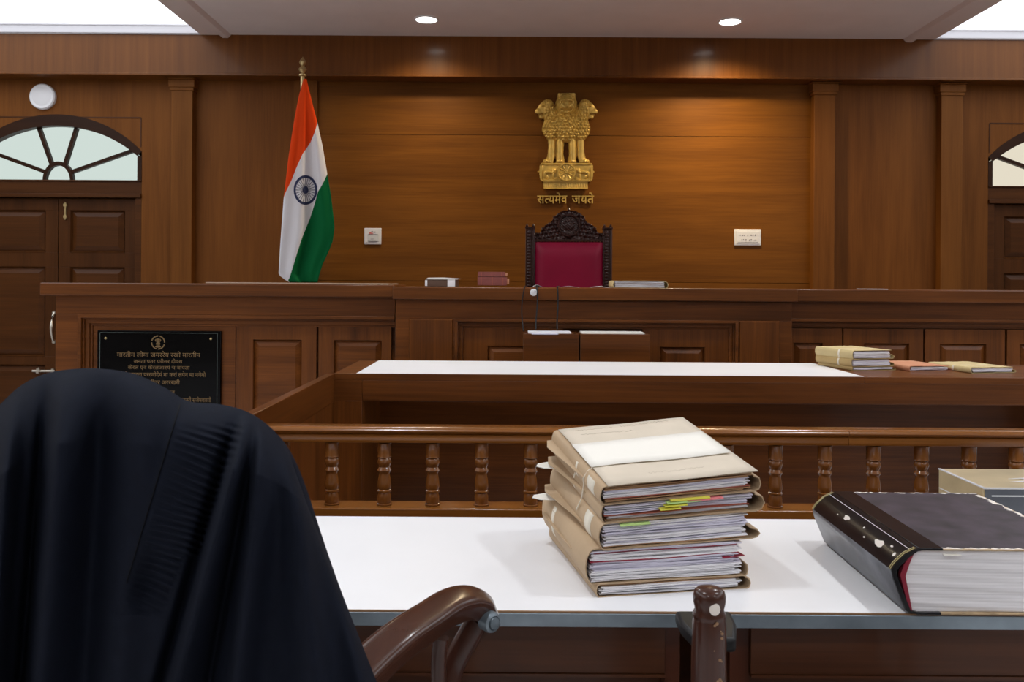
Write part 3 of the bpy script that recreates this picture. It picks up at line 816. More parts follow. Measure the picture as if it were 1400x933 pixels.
# black plaque
PY = YS+.020
a, b = W(133, 453, PY), W(302, 452, PY)
px0, px1, pz1 = a.x, b.x, (a.z+b.z)/2; pz0 = W(218, 572, PY).z
pl = thing('plaque', 'black stone plaque with gold lettering on the left bench, partly behind the robe', 'plaque', ((px0+px1)/2, PY, pz0))
MB().box(px0, px1, PY, PY+.024, pz0, pz1).build('slab', 'granite', pl, bevel=.003)
pw, ph = px1-px0, pz1-pz0
PU = lambda u: px0+pw*(u-85)/(1352-85)     # u, v in the 1400 x 884 zoom
PV = lambda v: pz1-(v-90)/884*120*PY/F
lw = .0022; mb = MB(); u0, u1, v0 = PU(112), PU(1318), PV(110); v1 = pz0+.02
for q in ((u0, u1, v0-lw, v0), (u0, u1, v1, v1+lw), (u0, u0+lw, v1, v0), (u1-lw, u1, v1, v0)): mb.box(q[0], q[1], PY-.0015, PY, q[2], q[3])
mb.build('border_line', 'line', pl, smooth=0)
for u in (172, 1250):
    MB().lathe([(.008, 0), (.0075, -.004), (.004, -.007), (.001, -.008)], (PU(u), PY, PV(168)), 14, 'Y').build('screw', 'brass', pl)
mb = MB(); cx, cz = PU(710), PV(208); R = 72/884*120*PY/F
n = 28
for i in range(n):
    if i % 7 == 6: continue
    for r0, r1 in ((.82, 1.0),):
        A, B = 2*PI*i/n, 2*PI*(i+.8)/n
        mb.add([(cx+R*r*math.cos(w), PY-.0015, cz+R*r*math.sin(w)) for r, w in ((r0, A), (r1, A), (r1, B), (r0, B))], [(0, 1, 2, 3)])
for (u, v, ru, rv) in ((0, .25, .28, .32), (-.26, .3, .16, .2), (.26, .3, .16, .2), (0, -.18, .3, .3), (0, -.58, .42, .14), (-.16, -.36, .09, .22), (.16, -.36, .09, .22)):
    mb.add([(cx+R*(u+ru*math.cos(2*PI*k/14)), PY-.0015-.0005*(v > 0), cz+R*(v+rv*math.sin(2*PI*k/14))) for k in range(14)], [list(range(14))])
mb.build('crest', 'goldtext', pl, smooth=0)
for body, ua, ub, va, vb in (('मारतीम लोमा जमररेय रखो मारतीन', 288, 1142, 305, 355), ('जनता पतर परीसर दीवस', 460, 960, 378, 415), ('केरल एवं केरलजारयं च बापता', 402, 1035, 440, 478), ('शरी देवकारता पररजोदेयं मा करां लपेन मा नयेयो', 280, 1200, 508, 552), ('सोहरजीवर अररखरी', 500, 935, 585, 630), ('आरपतरात', 640, 885, 688, 722), ('मनतरी सजेषवारयो', 940, 1258, 760, 806)):
    g = glyphs(body); w = max(x for x, y in g[0])
    def place(x, y, h, ua=ua, ub=ub, va=va, vb=vb, w=w): return (PU(ua+(ub-ua)*x/w), PY-h, PV(vb-(vb-va)*y/.75))
    mb = MB(); put_text(mb, [(g, 0)], place, .0012)
    mb.build('inscription_line', 'goldtext', pl, smooth=0)

# ------------------------------------------------------------------ judge's carved chair
CY = 6.75
s = CY/F
cx = WX(777.5, CY, 340)
jc = thing('judge_chair', 'carved dark wood high-backed chair with crimson leather, behind the bench below the emblem', 'chair', (cx, CY, .45))
def cz(p): return WZ(p, CY, 777)
xl_, xr_ = WX(718.5, CY, 350), WX(837, CY, 350)
pw_ = 12.5*s
for a in (xl_, xr_-pw_):
    mb = MB(); z1 = cz(313)
    mb.box(a, a+pw_, CY, CY+.06, .45, z1)
    z = cz(395)
    while z < z1-.02:   # carved running ornament
        for xx in (a+pw_*.33,):
            mb.lathe([(.002, -.010), (.014, -.006), (.016, 0)], (a+pw_*.38, CY, z), 8, 'Y')
        z += .024
    mb.box(a+pw_*.78, a+pw_*.92, CY-.008, CY, .9, z1-.01)
    mb.box(a-.004, a+pw_+.004, CY-.006, CY+.066, z1, z1+.012)
    post = mb.build('back_post', 'carved', jc, bevel=.002)
    for q in (.15, .85): MB().lathe([(.009, z1+.012), (.012, z1+.02), (.008, z1+.03), (.002, z1+.038)], (a+pw_*q, CY+.02, 0), 10).build('knob', 'carved', post)
# crest rail relief, in 1/4.55 photo pixels from (700, 275)
hf = [(355, 58), (318, 60), (285, 76), (262, 100), (246, 128), (232, 140), (205, 152), (190, 172), (176, 196), (150, 206), (134, 206), (134, 252), (355, 252)]
crest = hf+[(710-x, y) for x, y in hf[::-1]][1:-1]
def cplace(u, v, h):
    q = W(700+u/4.55, 275+v/4.55, CY); return (q.x, CY+.05-h*.001, q.z)
def ch(u, v):
    um = u if u < 355 else 710-u
    h = 42.; r = math.hypot(u-355, v-150)
    if r < 72:
        h += 12 if r > 58 else -4
        if r < 55: h += dome(u, v, 355, 152, 34, 30, 14)+4*math.sin(u*.35)*math.cos(v*.4)+dome(u, v, 330, 135, 9, 9, 8)+dome(u, v, 380, 135, 9, 9, 8)
    else:
        h += 7*math.sin(um*.09+v*.10)*math.sin(v*.16-um*.05)+5*math.sin(um*.21-v*.13)
        edge = min(abs(um-x)+abs(v-y) for x, y in hf[:11])
        if edge < 16: h += 6
    if v > 236: h = 46
    return h
mb = MB(); relief(mb, 130, 580, 56, 254, 3.3, lambda u, v: inside(crest, u, v), ch, cplace)
q = cplace(355, 52, 25); mb.lathe([(.006, -.012), (.011, 0), (.004, .012), (.001, .016)], q, 10)
mb.box(xl_+pw_, xr_-pw_, CY+.05, CY+.058, cz(331), cz(318))
for uu, vv in ((262, 100), (448, 100), (232, 140), (478, 140), (190, 170), (520, 170)):
    q = cplace(uu, vv, 20); mb.lathe([(.003, -.01), (.012, 0), (.003, .01)], q, 10)
cr = mb.build('crest_rail', 'carved', jc, smooth=50)
# upholstery
ux0, ux1, uz1 = WX(731.5, CY, 350), WX(824.5, CY, 350), cz(331)
def uph(u, v):
    x = ux0+(ux1-ux0)*u; z = .80+(uz1-.80)*v
    e = min(u, 1-u, (1-v)*1.1); b = 1-(1-min(1, e/.14))**2
    return (x, CY+.015-.045*b, z)
mb = MB().grid(30, 30, uph); mb.box(ux0, ux1, CY+.014, CY+.05, .80, uz1)
mb.build('backrest', 'leather', jc, smooth=60)
mb = MB()
for k in range(24):
    mb.lathe([(.0075, 0), (.006, -.004), (.001, -.006)], (ux0+(ux1-ux0)*k/23, CY+.012, uz1+.008), 8, 'Y')
for k in range(22):
    for x in (ux0-.010, ux1+.010): mb.lathe([(.0075, 0), (.006, -.004), (.001, -.006)], (x, CY+.012, uz1-.02-k*.027), 8, 'Y')
o = mb.build('nail_trim', 'brass', jc); tag(o, None, None, None, 'stuff')
MB().box(xl_+pw_, xr_-pw_, CY+.012, CY+.05, .78, .80).box(xl_+pw_, ux0, CY+.012, CY+.05, .80, uz1+.02).box(ux1, xr_-pw_, CY+.012, CY+.05, .80, uz1+.02).build('back_frame', 'carved', jc)
MB().box(xl_+.01, xr_-.01, CY-.50, CY, .85, .93).build('seat', 'leather', jc, bevel=.02)
for x in (xl_+.01, xr_-.06):
    MB().box(x, x+.05, CY-.50, CY-.45, .45, .85).build('leg', 'carved', jc, bevel=.004)
    MB().tube([(x+.025, CY, 1.14), (x+.025, CY-.3, 1.15), (x+.025, CY-.47, 1.12), (x+.025, CY-.47, .86)], .025, 10).build('armrest', 'carved', jc)

# ------------------------------------------------------------------ file folders
def folder(name, label, cat, loc, rz, w, d, t, cover, sheets, group=None, grow_y=0., grow_x=0., z_lift=0., seed=1, flap=.012, strap=None, sag=.0, lid=None, right_h=None, step=.0028, ragged=.012, roundness=.45):
    """fold on the left (-x), papers showing at the front (-y); z grows towards the back and right"""
    rr = random.Random(seed)
    th = thing(name, label, cat, loc, rz, group)
    def warp(p):
        x, y, z = p
        return Vector((x, y, (z+z_lift)*(1+grow_y*y/d)*(1+grow_x*x/w)-z_lift))
    T = .0022
    prof = []
    r = min(t/2, .045)
    rx = min(r*roundness*1.2, .03)
    n = 10
    top = [(w-.006-i*(w-.006-rx)/8, t) for i in range(9)]
    curve = [(rx-rx*math.sin(a), t/2+(t/2)*math.cos(a)) for a in [PI*i/n for i in range(1, n)]]
    bot = [(rx+i*(w-rx)/8, 0) for i in range(9)]
    rh = right_h if right_h is not None else t*.45
    fl_ = [(w+flap*.7, rh*.12), (w+flap, rh*.45), (w+flap*.75, rh*.8), (w-.002, rh)]
    prof = top+curve+bot+fl_
    for i in range(len(prof)):   # soft irregularity of worn card
        prof[i] = (prof[i][0], max(0, prof[i][1]+rr.uniform(-.0008, .0008)) if i not in (0,) else prof[i][1])
    m = len(prof); nor = []
    for i in range(m):
        a, b = Vector(prof[max(0, i-1)]), Vector(prof[min(m-1, i+1)]); tt = (b-a).normalized(); nor.append(Vector((tt.y, -tt.x)))
    inner = [(p[0]-nn.x*T*-1, p[1]-nn.y*T*-1) for p, nn in zip(prof, nor)]
    inner = [(p[0]+(-nn.x)*T*-1, p[1]+(-nn.y)*T*-1) for p, nn in zip(prof, nor)]
    mb = MB(); NY = 8
    vs = []
    for j in range(NY+1):
        y = d*j/NY
        e = rr.uniform(-.001, .001)
        for p in prof: vs.append((p[0], y+(sag*math.sin(p[0]/w*PI) if j == 0 else 0), p[1]))
        for p in inner: vs.append((p[0], y+(sag*math.sin(p[0]/w*PI) if j == 0 else 0), p[1]))
    M2 = 2*m; fs = []
    for j in range(NY):
        for i in range(m-1):
            fs.append((j*M2+i, j*M2+i+1, (j+1)*M2+i+1, (j+1)*M2+i))
            fs.append((j*M2+m+i, (j+1)*M2+m+i, (j+1)*M2+m+i+1, j*M2+m+i+1))
        fs.append((j*M2, (j+1)*M2, (j+1)*M2+m, j*M2+m)); fs.append((j*M2+m-1, j*M2+2*m-1, (j+1)*M2+2*m-1, (j+1)*M2+m-1))
    for j in (0, NY):
        for i in range(m-1): fs.append((j*M2+i, j*M2+m+i, j*M2+m+i+1, j*M2+i+1))
    mb.add(vs, fs); mb.v = [warp(p) for p in mb.v]
    mb.build('cover', cover, th, local=True, smooth=40)
    # loose sheets
    keys = [k for k, _ in sheets]; mb = MB()
    z = T+.001; names = sorted(set(k for k, _ in sheets)); total = sum(q for _, q in sheets)
    zmax = t-T-.001
    bounds = []; acc = 0
    for k, q in sheets: acc += q/total; bounds.append((acc, k))
    while z < zmax-.0004:
        h = min(rr.uniform(step*.6, step*1.3), zmax-z)
        f = (z-T)/(zmax-T); k = next((kk for bb, kk in bounds if f <= bb), bounds[-1][1])
        if k.startswith('paper') and rr.random() < .16: k = rr.choice(['paper', 'paperl', 'paperg']); 
        if k not in names: names.append(k)
        edge = .010+.35*abs(f-.5)**2*rx*2
        x0 = rx*.35+rr.uniform(.002, .012); x1 = w-.004-rr.uniform(.0, ragged)
        y0 = rr.uniform(.001, .009); y1 = d-rr.uniform(.004, .012)
        nx = 14; ph = rr.uniform(0, 6.3); am = rr.uniform(0, .0013); g = .05*h
        rows = []
        for yy in (y0, y1):
            for zz in (z+g, z+h-g):
                for i in range(nx+1):
                    u = i/nx; dz = am*math.sin(u*7+ph)
                    rows.append((x0+(x1-x0)*u, yy+(.0015*math.sin(u*5+ph) if yy == y0 else 0), min(max(zz+dz, T*.9), t-T*.9)))
        N = nx+1; fs = []
        for i in range(nx):
            fs += [(i, i+1, N+i+1, N+i), (2*N+i+1, 2*N+i, 3*N+i, 3*N+i+1), (N+i, N+i+1, 3*N+i+1, 3*N+i), (i+1, i, 2*N+i, 2*N+i+1)]
        fs += [(0, N, 3*N, 2*N), (nx, 2*N+nx, 3*N+nx, N+nx)]
        mb.add(rows, fs, names.index(k)); z += h
    mb.v = [warp(p) for p in mb.v]
    o = mb.build('papers', names, th, local=True, smooth=0); tag(o, None, None, None, 'stuff')
    if strap:
        sm = MB()
        for (y, ww, key) in strap:
            out = [(w-.03-i*(w-.03-rx)/8, t+.001) for i in range(9)]+[(rx-(rx+.0015)*math.sin(a), t/2+(t/2+.001)*math.cos(a)) for a in [PI*i/n for i in range(1, n)]]+[(rx, -.0003)]
            if key == 'half': out = out[4:]
            vs = []; 
            for q in out:
                for yy, dz in ((y, 0), (y+ww, 0)): vs.append((q[0], yy, max(q[1], .0005)))
            sm.add(vs, [(2*i, 2*i+2, 2*i+3, 2*i+1) for i in range(len(out)-1)])
        sm.v = [warp(p) for p in sm.v]
        so = sm.build('tie_tape', 'strap', th, local=True, smooth=40)
        sd = so.modifiers.new('thickness', 'SOLIDIFY'); sd.thickness = .0012; sd.offset = 1
    return th, warp

# on the bench top, around the chair
zB = zc_top+.0012
# closed book beside a pale box-file edge
def book(name, label, loc, rz, w, d, t, cover, pages='leaf', group=None, white_end=False, cat='book'):
    b = thing(name, label, cat, loc, rz, group)
    c = .003
    MB().box(0, w, 0, d, 0, c).box(0, w, 0, d, t-c, t).box(0, w, d-c, d, 0, t).build('cover', cover, b, local=True, bevel=.001)
    MB().box(.003, w-.003, .003, d-c, c, t-c).build('page_block', pages, b, local=True)
    return b
p = W(584.5, 392, YC+.10)
b = thing('box_file', 'brown and white box file lying on the centre bench, left of the stacked red books', 'file', (p.x, YC+.02, zB))
w = 46*s*.83
MB().box(0, w*.88, 0, .26, 0, .045).build('case', 'bookbrown', b, local=True, bevel=.002)
MB().box(w*.62, w*.84, -.0015, .0, .001, .045).build('spine_label', 'paper', b, local=True)
MB().prism([(-.004, .0455), (w*.9, .0455), (w*.96, .052), (w*.5, .058), (.012, .056)], 'Y', -.004, .265).build('paper_lid', 'cream', b, local=True)
MB().box(-.008, .006, -.002, .0, .004, .04).build('end_tab', 'paper', b, local=True)
x0 = WX(651, YC)
kx = .2
tag(MB().box(0, .222, 0, .2, 0, .008).build('closed_folder', 'salmon', None, local=True, loc=(x0-.003, YC+.03, zB), bevel=.002), 'thin pinkish folder lying under the two maroon books on the bench', 'folder')
for k, (ox, ww, tt, z, lab) in enumerate(((.012, .185, .054, .0092, 'thicker maroon book, lower of the two stacked on the centre bench'), (.014, .172, .031, .0642, 'thinner maroon book on top of the pair stacked on the centre bench'))):
    t_ = thing('closed_book', lab, 'book', (x0+ox-.005, YC+.04, zB+z), .01*k, 'maroon books on the bench')
    mb = MB().box(0, ww, 0, .004, 0, tt).box(0, ww, 0, .17, 0, .003).box(0, ww, 0, .17, tt-.003, tt)
    mb.build('cover', 'bookred', t_, local=True, bevel=.0015)
    MB().box(.004, ww-.004, .004, .166, .003, tt-.003).build('page_block', 'leaf', t_, local=True)
    MB().box(ww, ww+.014, .006, .15, tt*.15, tt*.8).build('torn_flap', 'salmon', t_, local=True, bevel=.003)
    for u in (.12, .5, .86): MB().box(ww*u, ww*u+.003, -.0012, 0, .002, tt-.002).build('spine_band', 'rust', t_, local=True)
# small white papers beside the cables
for k, (a, b_, hh, lab) in enumerate(((728, 742, .013, 'small crumpled white paper at the bench edge above the hanging cables'), (768, 792, .007, 'flat white paper slip on the bench in front of the crimson chair'), (809, 836, .010, 'curled white paper on the bench beside the yellow file bundle'))):
    xa, xb = WX(a, YC), WX(b_, YC); rr = random.Random(k)
    def fn(u, v, xa=xa, xb=xb, hh=hh, k=k): return (xa+(xb-xa)*u, YC-.02+.16*v, zB+.0015+hh*max(0, math.sin(PI*min(1, u*1.15))*(.55+.45*math.sin(3*u+v*4+k)))*(1-.3*v))
    mb = MB().grid(10, 8, fn)
    o = mb.build('paper_slip', 'paper', None, loc=((xa+xb)/2, YC+.05, zB), smooth=60)
    sd = o.modifiers.new('thickness', 'SOLIDIFY'); sd.thickness = .001; sd.offset = 1
    tag(o, lab, 'paper')
t_, wv = folder('file_bundle', 'yellow file bundle on the bench right of the crimson chair', 'file', (WX(839, YC, 392), YC+.02, zB), 0, 72*YC/F, .26, .043, 'tan2', [('paperg', 2), ('paper', 1), ('paperg', 2)], seed=5, flap=.014, right_h=.04, step=.004)
# pale sheet at far right
tag(MB().box(WX(1188, YS), WX(1216, YS), YS+.02, YS+.2, zr_top+.001, zr_top+.005).build('paper_slip', 'paper', None, loc=(WX(1202, YS), YS+.1, zr_top)), 'thin white paper slip on top of the right bench section', 'paper')

# two wooden paper boxes standing against the bench
YX = 5.26
for k, (a, b_, lab) in enumerate(((715.5, 791.5, 'left of the two plain wood boxes below the hanging cables, papers on top'), (793.5, 888.5, 'wider right one of the two plain wood boxes against the bench front'))):
    xa, xb = WX(a, YX, 455), WX(b_, YX, 455); zt_ = WZ(457, YX, 790)
    t_ = thing('paper_box', lab, 'wooden box', ((xa+xb)/2, YX+.1, 0))
    mb = MB().box(xa, xb, YX, YX+.016, 0, zt_).box(xa, xb, YX+.2, YX+.216, 0, zt_).box(xa, xa+.014, YX+.016, YX+.2, 0, zt_).box(xb-.014, xb, YX+.016, YX+.2, 0, zt_).box(xa, xb, YX, YX+.216, 0, .02)
    mb.build('case', 'bx', t_, bevel=.002)
    MB().box(xa+.014, xb-.014, YX+.016, YX+.2, zt_-.03, zt_-.006).build('inner_shelf', 'bx', t_)
    st = tag(MB().box(xa+(.03 if k == 0 else .01), xb-(.045 if k == 0 else .03), YX+.01, YX+.19, zt_+.001, zt_+.009).build('paper_sheaf', 'paper' if k == 0 else 'cream', None, loc=((xa+xb)/2, YX+.1, zt_)), 'white sheaf of papers lying across the left wood box' if k == 0 else 'cream sheaf of papers lying across the wider right wood box', 'papers')
    if k == 0:
        o = MB().box(xa+.05, xa+.21, YX-.004, YX+.05, zt_-.004, zt_+.0008).build('folded_sheet', 'paperl', st)
# hanging cables and a white plug
for k, (xt, xb_, py0, py1, lab) in enumerate(((717, 716, 392, 455, 'leftmost of the three black cables hanging over the bench front'), (734, 733.5, 390, 452, 'middle one of the three black cables hanging over the bench front'), (762, 762, 391, 452, 'rightmost of the three black cables hanging over the bench front'))):
    yf = YC-.062; pts = [(WX(xt, yf)+.02, YC+.1, zc_top+.006), (WX(xt, yf), YC-.03, zc_top+.007), (WX(xt, yf), yf-.001, zc_top-.002)]
    zE = WZ(py1, YX+.1)+.010; zA = zc_top
    for q in range(1, 9):
        u = q/8; pts.append((WX(xt+(xb_-xt)*u+(-3*math.sin(PI*u) if k == 0 else math.sin(5*u)), yf), yf-.001-.09*u**2, zA+(zE-zA)*u))
    o = MB().tube(pts, .0048 if k else .0038, 8, up=(1, 0, 0)).build('cable', 'black', None, loc=(pts[2][0], yf, zE), smooth=60)
    tag(o, lab, 'cable', 'black cables over the bench')
p = W(729.5, 400, YC-.06)
t_ = thing('cable_plug', 'small white plug hanging on the bench edge between the cables', 'plug', (p.x, YC-.06, p.z))
MB().lathe([(.014, 0), (.022, -.006), (.022, -.016), (.012, -.020)], (p.x, YC-.051, p.z), 14, 'Y').build('body', 'white', t_)
MB().box(p.x+.004, p.x+.016, YC-.077, YC-.069, p.z+.004, p.z+.014).build('switch', 'paperg', t_)

# ------------------------------------------------------------------ clerk's desk
YD0, YD1 = 4.0, 4.68
zd = WZ(512.5, YD0)
dx0, dx1 = WX(456, YD0, 510), 2.9
dk = thing('clerk_desk', 'long brown wood desk with an inset white top, below the judges bench', 'desk', ((dx0+dx1)/2, 4.3, 0))
lx0, lx1 = WX(487, YD0, 511), WX(1182, YD0, 513)
MB().box(dx0, lx0, YD0, YD1, zd-.03, zd).box(lx1, dx1, YD0, YD1, zd-.03, zd).box(lx0, lx1, YD1, YD1+.03, zd-.03, zd).box(lx0, lx1, YD0, YD0+.008, zd-.03, zd).build('desktop', 'bx', dk, bevel=.002)
MB().box(lx0, lx1, YD0+.008, YD1, zd-.03, zd+.001).build('white_inlay', 'laminate', dk)
zf0 = zd-37*YD0/F
sx1 = WX(495, YD0, 540)
MB().box(sx1, dx1, YD0+.001, YD0+.03, zf0, zd-.03).box(sx1, dx1, YD0+.004, YD0+.05, zf0-.004, zf0+.006).build('fascia', 'bx', dk, bevel=.002)
# corner stile with its mitred board
MB().box(dx0+.031, sx1, YD0+.0405, YD0+.56, 0, zd-.031).box(dx0, sx1, YD0, YD0+.04, 0, zf0).build('corner_stile', 'bz', dk, bevel=.002)
MB().prism([(dx0, zd-.03), (sx1, zd-.03), (sx1, zf0), ((dx0+sx1)/2, (zd+zf0)/2-.02), (dx0, zf0+.03)], 'Y', YD0-.001, YD0+.03).prism([(dx0, zf0+.03), ((dx0+sx1)/2, (zd+zf0)/2-.02), (sx1, zf0), (dx0, zf0)], 'Y', YD0-.0005, YD0+.03).build('mitre_board', 'bx', dk)
MB().box(sx1, dx1, YD0+.56, YD0+.59, 0, zf0).build('modesty_panel', 'bx', dk)
MB().box(dx1-.04, dx1, YD0+.03, YD1, 0, zd-.03).build('end_panel', 'bz', dk)
MB().box(dx0, dx0+.03, YD0+.04, YD1, 0, zd-.03).build('end_panel', 'bz', dk)
# side wing running back towards the rail
yw0 = 2.50
MB().box(dx0-.03, dx0+.002, yw0, YD0-.002, 0, zd-.13).build('wing_panel', 'bz', dk)
MB().prism([(yw0, zd-.13), (YD0-.002, zd-.13), (YD0-.002, zd), (yw0, zd)], 'X', dx0-.032, dx0+.004).build('wing_rail', 'by', dk, bevel=.003)

# bundles on the desk
zdk = zd+.0022
def desk_at(px, py): # point on the desk top
    k = (py-VY)-ROLL*(px-VX); Y = (H-zd)*F/k; return W(px, py, Y)
q = desk_at(1168, 506.5)
stack = ((.0, 'bottom one of the three tan file bundles stacked on the desk beside the white inlay', .016, 'tan', 11), (.0172, 'middle one of the three tan file bundles stacked on the desk beside the white inlay', .036, 'tan', 12), (.0544, 'topmost of the three tan file bundles stacked on the desk beside the white inlay', .040, 'tan2', 13))
for k, (z, lab, tt, cv, sd_) in enumerate(stack):
    folder('file_bundle', lab, 'file', (q.x-.02+(.01 if k == 2 else 0)-.005*k, q.y-.03, zdk+z), .22+.03*k, .23, .30, tt, cv, [('paperl', 1), ('paper', 2), ('paperl', 1)], 'file bundles on the desk', seed=sd_, strap=None if k == 0 else [(.10, .014, 'full')], flap=.010, step=.004)
q = desk_at(1240, 507.5)
folder('file_bundle', 'thin salmon file bundle on the desk between the tan bundles', 'file', (q.x, q.y-.03, zdk), .16, .215, .30, .022, 'salmon', [('paperl', 1), ('paper', 2)], 'file bundles on the desk', seed=21, flap=.010, step=.004)
q = desk_at(1322, 510)
folder('file_bundle', 'flat tan file bundle with a white tape at the right end of the desk', 'file', (q.x+.005, q.y-.03, zdk), .20, .235, .31, .024, 'tan2', [('paperl', 1), ('paper', 2)], 'file bundles on the desk', seed=22, strap=[(.12, .014, 'full')], flap=.012, step=.004)

# ------------------------------------------------------------------ balustrade
YRl = 2.80
rl = thing('balustrade', 'polished brown wood railing with turned balusters behind the white front table', 'railing', (.4, YRl, 0))
zr1, zr0 = WZ(585, YRl, 700)+.004, WZ(607, YRl, 700)+.002
zb1 = WZ(690.5, YRl, 600)
rxl, rxr = dx0+.006, 2.3
def railprof():
    h = zr1-zr0
    return [(YRl-.012, zr0), (YRl-.030, zr0+.004), (YRl-.034, zr0+h*.25), (YRl-.032, zr0+h*.52), (YRl-.026, zr0+h*.58), (YRl-.034, zr0+h*.64), (YRl-.040, zr0+h*.78), (YRl-.036, zr0+h*.93), (YRl-.024, zr1), (YRl+.03, zr1), (YRl+.04, zr0+h*.8), (YRl+.032, zr0+h*.5), (YRl+.03, zr0)]
xj = WX(1155, YRl, 590)
for a, b in ((rxl, xj-.0008), (xj+.0008, rxr)):
    MB().prism(railprof(), 'X', a, b).build('handrail', 'rail', rl, smooth=50)
MB().box(rxl, rxr, YRl-.05, YRl+.05, zb1-.055, zb1).build('bottom_rail', 'rail', rl, bevel=.004)
MB().box(rxl, rxr, YRl-.02, YRl+.02, 0, zb1-.055).build('lower_panel', 'bx', rl)
L = zr0-zb1
bprof = [(.0225, 0), (.0265, .008), (.0265, .022), (.023, .032), (.0245, .05), (.0245, .15), (.021, .20), (.0255, .215), (.0255, .235), (.0215, .25), (.025, .30), (.0245, .34), (.0225, .43), (.0195, .49), (.0195, .52), (.0255, .56), (.0225, .585), (.019, .61), (.0235, .66), (.0255, .69), (.0235, .735), (.020, .755), (.0255, .775), (.0245, .785), (.0245, .97), (.0255, 1.0)]
bprof = [(r*.92, max(0, u)*L) for r, u in bprof]
bxs = [WX(454, YRl, 650)-.1563] + [WX(p, YRl, 650) for p in (454, 525.7, 591.5, 658.5, 725.5, 792, 859, 926, 993, 1060, 1127.5, 1194, 1259.5, 1324.5, 1389, 1456)]
b0 = None
for x in bxs:
    if b0 is None: b0 = MB().lathe(bprof, (0, 0, 0), 20).build('baluster', 'bal', rl, local=True, smooth=40); o = b0
    else: o = b0.copy(); COL.objects.link(o); o.parent = rl
    o.location = (x-.4, 0, zb1)

# ------------------------------------------------------------------ front table
YT0, YT1, ZT = 1.742, 2.44, .76
tb = thing('counsel_table', 'white topped table with steel edging across the foreground', 'table', (.4, 2.0, 0))
tx0, tx1 = -1.6, 1.75
MB().box(tx0, tx1, YT0+.004, YT1, ZT-.024, ZT).build('tabletop', 'laminate', tb, bevel=.001)
MB().box(tx0, tx1, YT0-.0005, YT0+.004, ZT-.004, ZT-.0003).build('wood_lip', 'lip', tb)
MB().box(tx0, tx1, YT0-.002, YT0+.0035, ZT-.031, ZT-.004).build('edge_strip', 'edge', tb, bevel=.0015)
YA = YT0+.05
def ax(px): return WX(px, YA, 880)
za = WZ(921, YA, 760)
for a, b, nm in ((-1.5, ax(909), 'apron'), (ax(1027), 1.7, 'apron')):
    MB().box(a, b, YA, YA+.02, za+.001, ZT-.025).box(a, b, YA-.004, YA+.02, za-.006, za).build(nm, 'table', tb)
    MB().box(a, b, YA+.06, YA+.08, .02, za-.006).build('lower_panel', 'table', tb)
for a, b in ((ax(910.5), ax(931)), (ax(1000), ax(1026))):
    MB().box(a, b, YA+.012, YA+.06, 0, ZT-.025).build('leg', 'tablez', tb)
for x in (-1.5, 1.65):
    MB().box(x, x+.05, YT1-.1, YT1-.05, 0, ZT-.025).build('leg', 'tablez', tb)
MB().box(-1.5, 1.7, YT1-.04, YT1-.02, .2, ZT-.025).build('back_panel', 'table', tb)

# stack of case folders
OX, OY = .180, 1.818
ang = .185
ex, ey = Vector((math.cos(ang), math.sin(ang))), Vector((-math.sin(ang), math.cos(ang)))
GY, GX = .205, .085
fold = [
 # t, ox, oy, w, d, cover, sheets, label, strap, flap, seed
 (.026, .000, .000, .330, .43, 'manila', [('paperg', 1), ('paper', 2), ('kraft', 1)], 'thin buff case folder at the very bottom of the tall stack on the white table', None, .010, 31),
 (.072, -.022, .004, .350, .43, 'manila', [('paper', 4), ('paperl', 2), ('kraft', .35), ('paperl', 2), ('maroon', .35), ('paper', 3), ('maroon', .3), ('paperl', 1.4)], 'thickest buff case folder, second from the bottom of the tall stack', [(.30, .026, 'half')], .006, 32),
 (.054, .004, -.002, .338, .42, 'manila', [('kraft', .4), ('paper', 4), ('paperl', 3), ('paper', 2), ('lime', .35)], 'buff case folder stuffed with white paper, in the middle of the tall stack', [(.06, .045, 'half')], .020, 33),
 (.040, .010, .002, .342, .41, 'manila', [('kraft', .4), ('paperg', 1), ('rust', .8), ('paperl', 1.5), ('paperg', 1), ('paperl', 1)], 'buff case folder with yellow and pink notes, second from the top of the tall stack', [(.22, .010, 'half')], .020, 34),
 (.036, .006, -.004, .342, .42, 'manila', [('kraft', .5), ('rust', .7), ('paper', 1.5), ('paperl', 1), ('kraft', 1)], 'topmost buff case folder of the tall stack, with a white sheet on it', [(.18, .012, 'half'), (.045, .05, 'half')], .014, 35),
]
zacc = .0
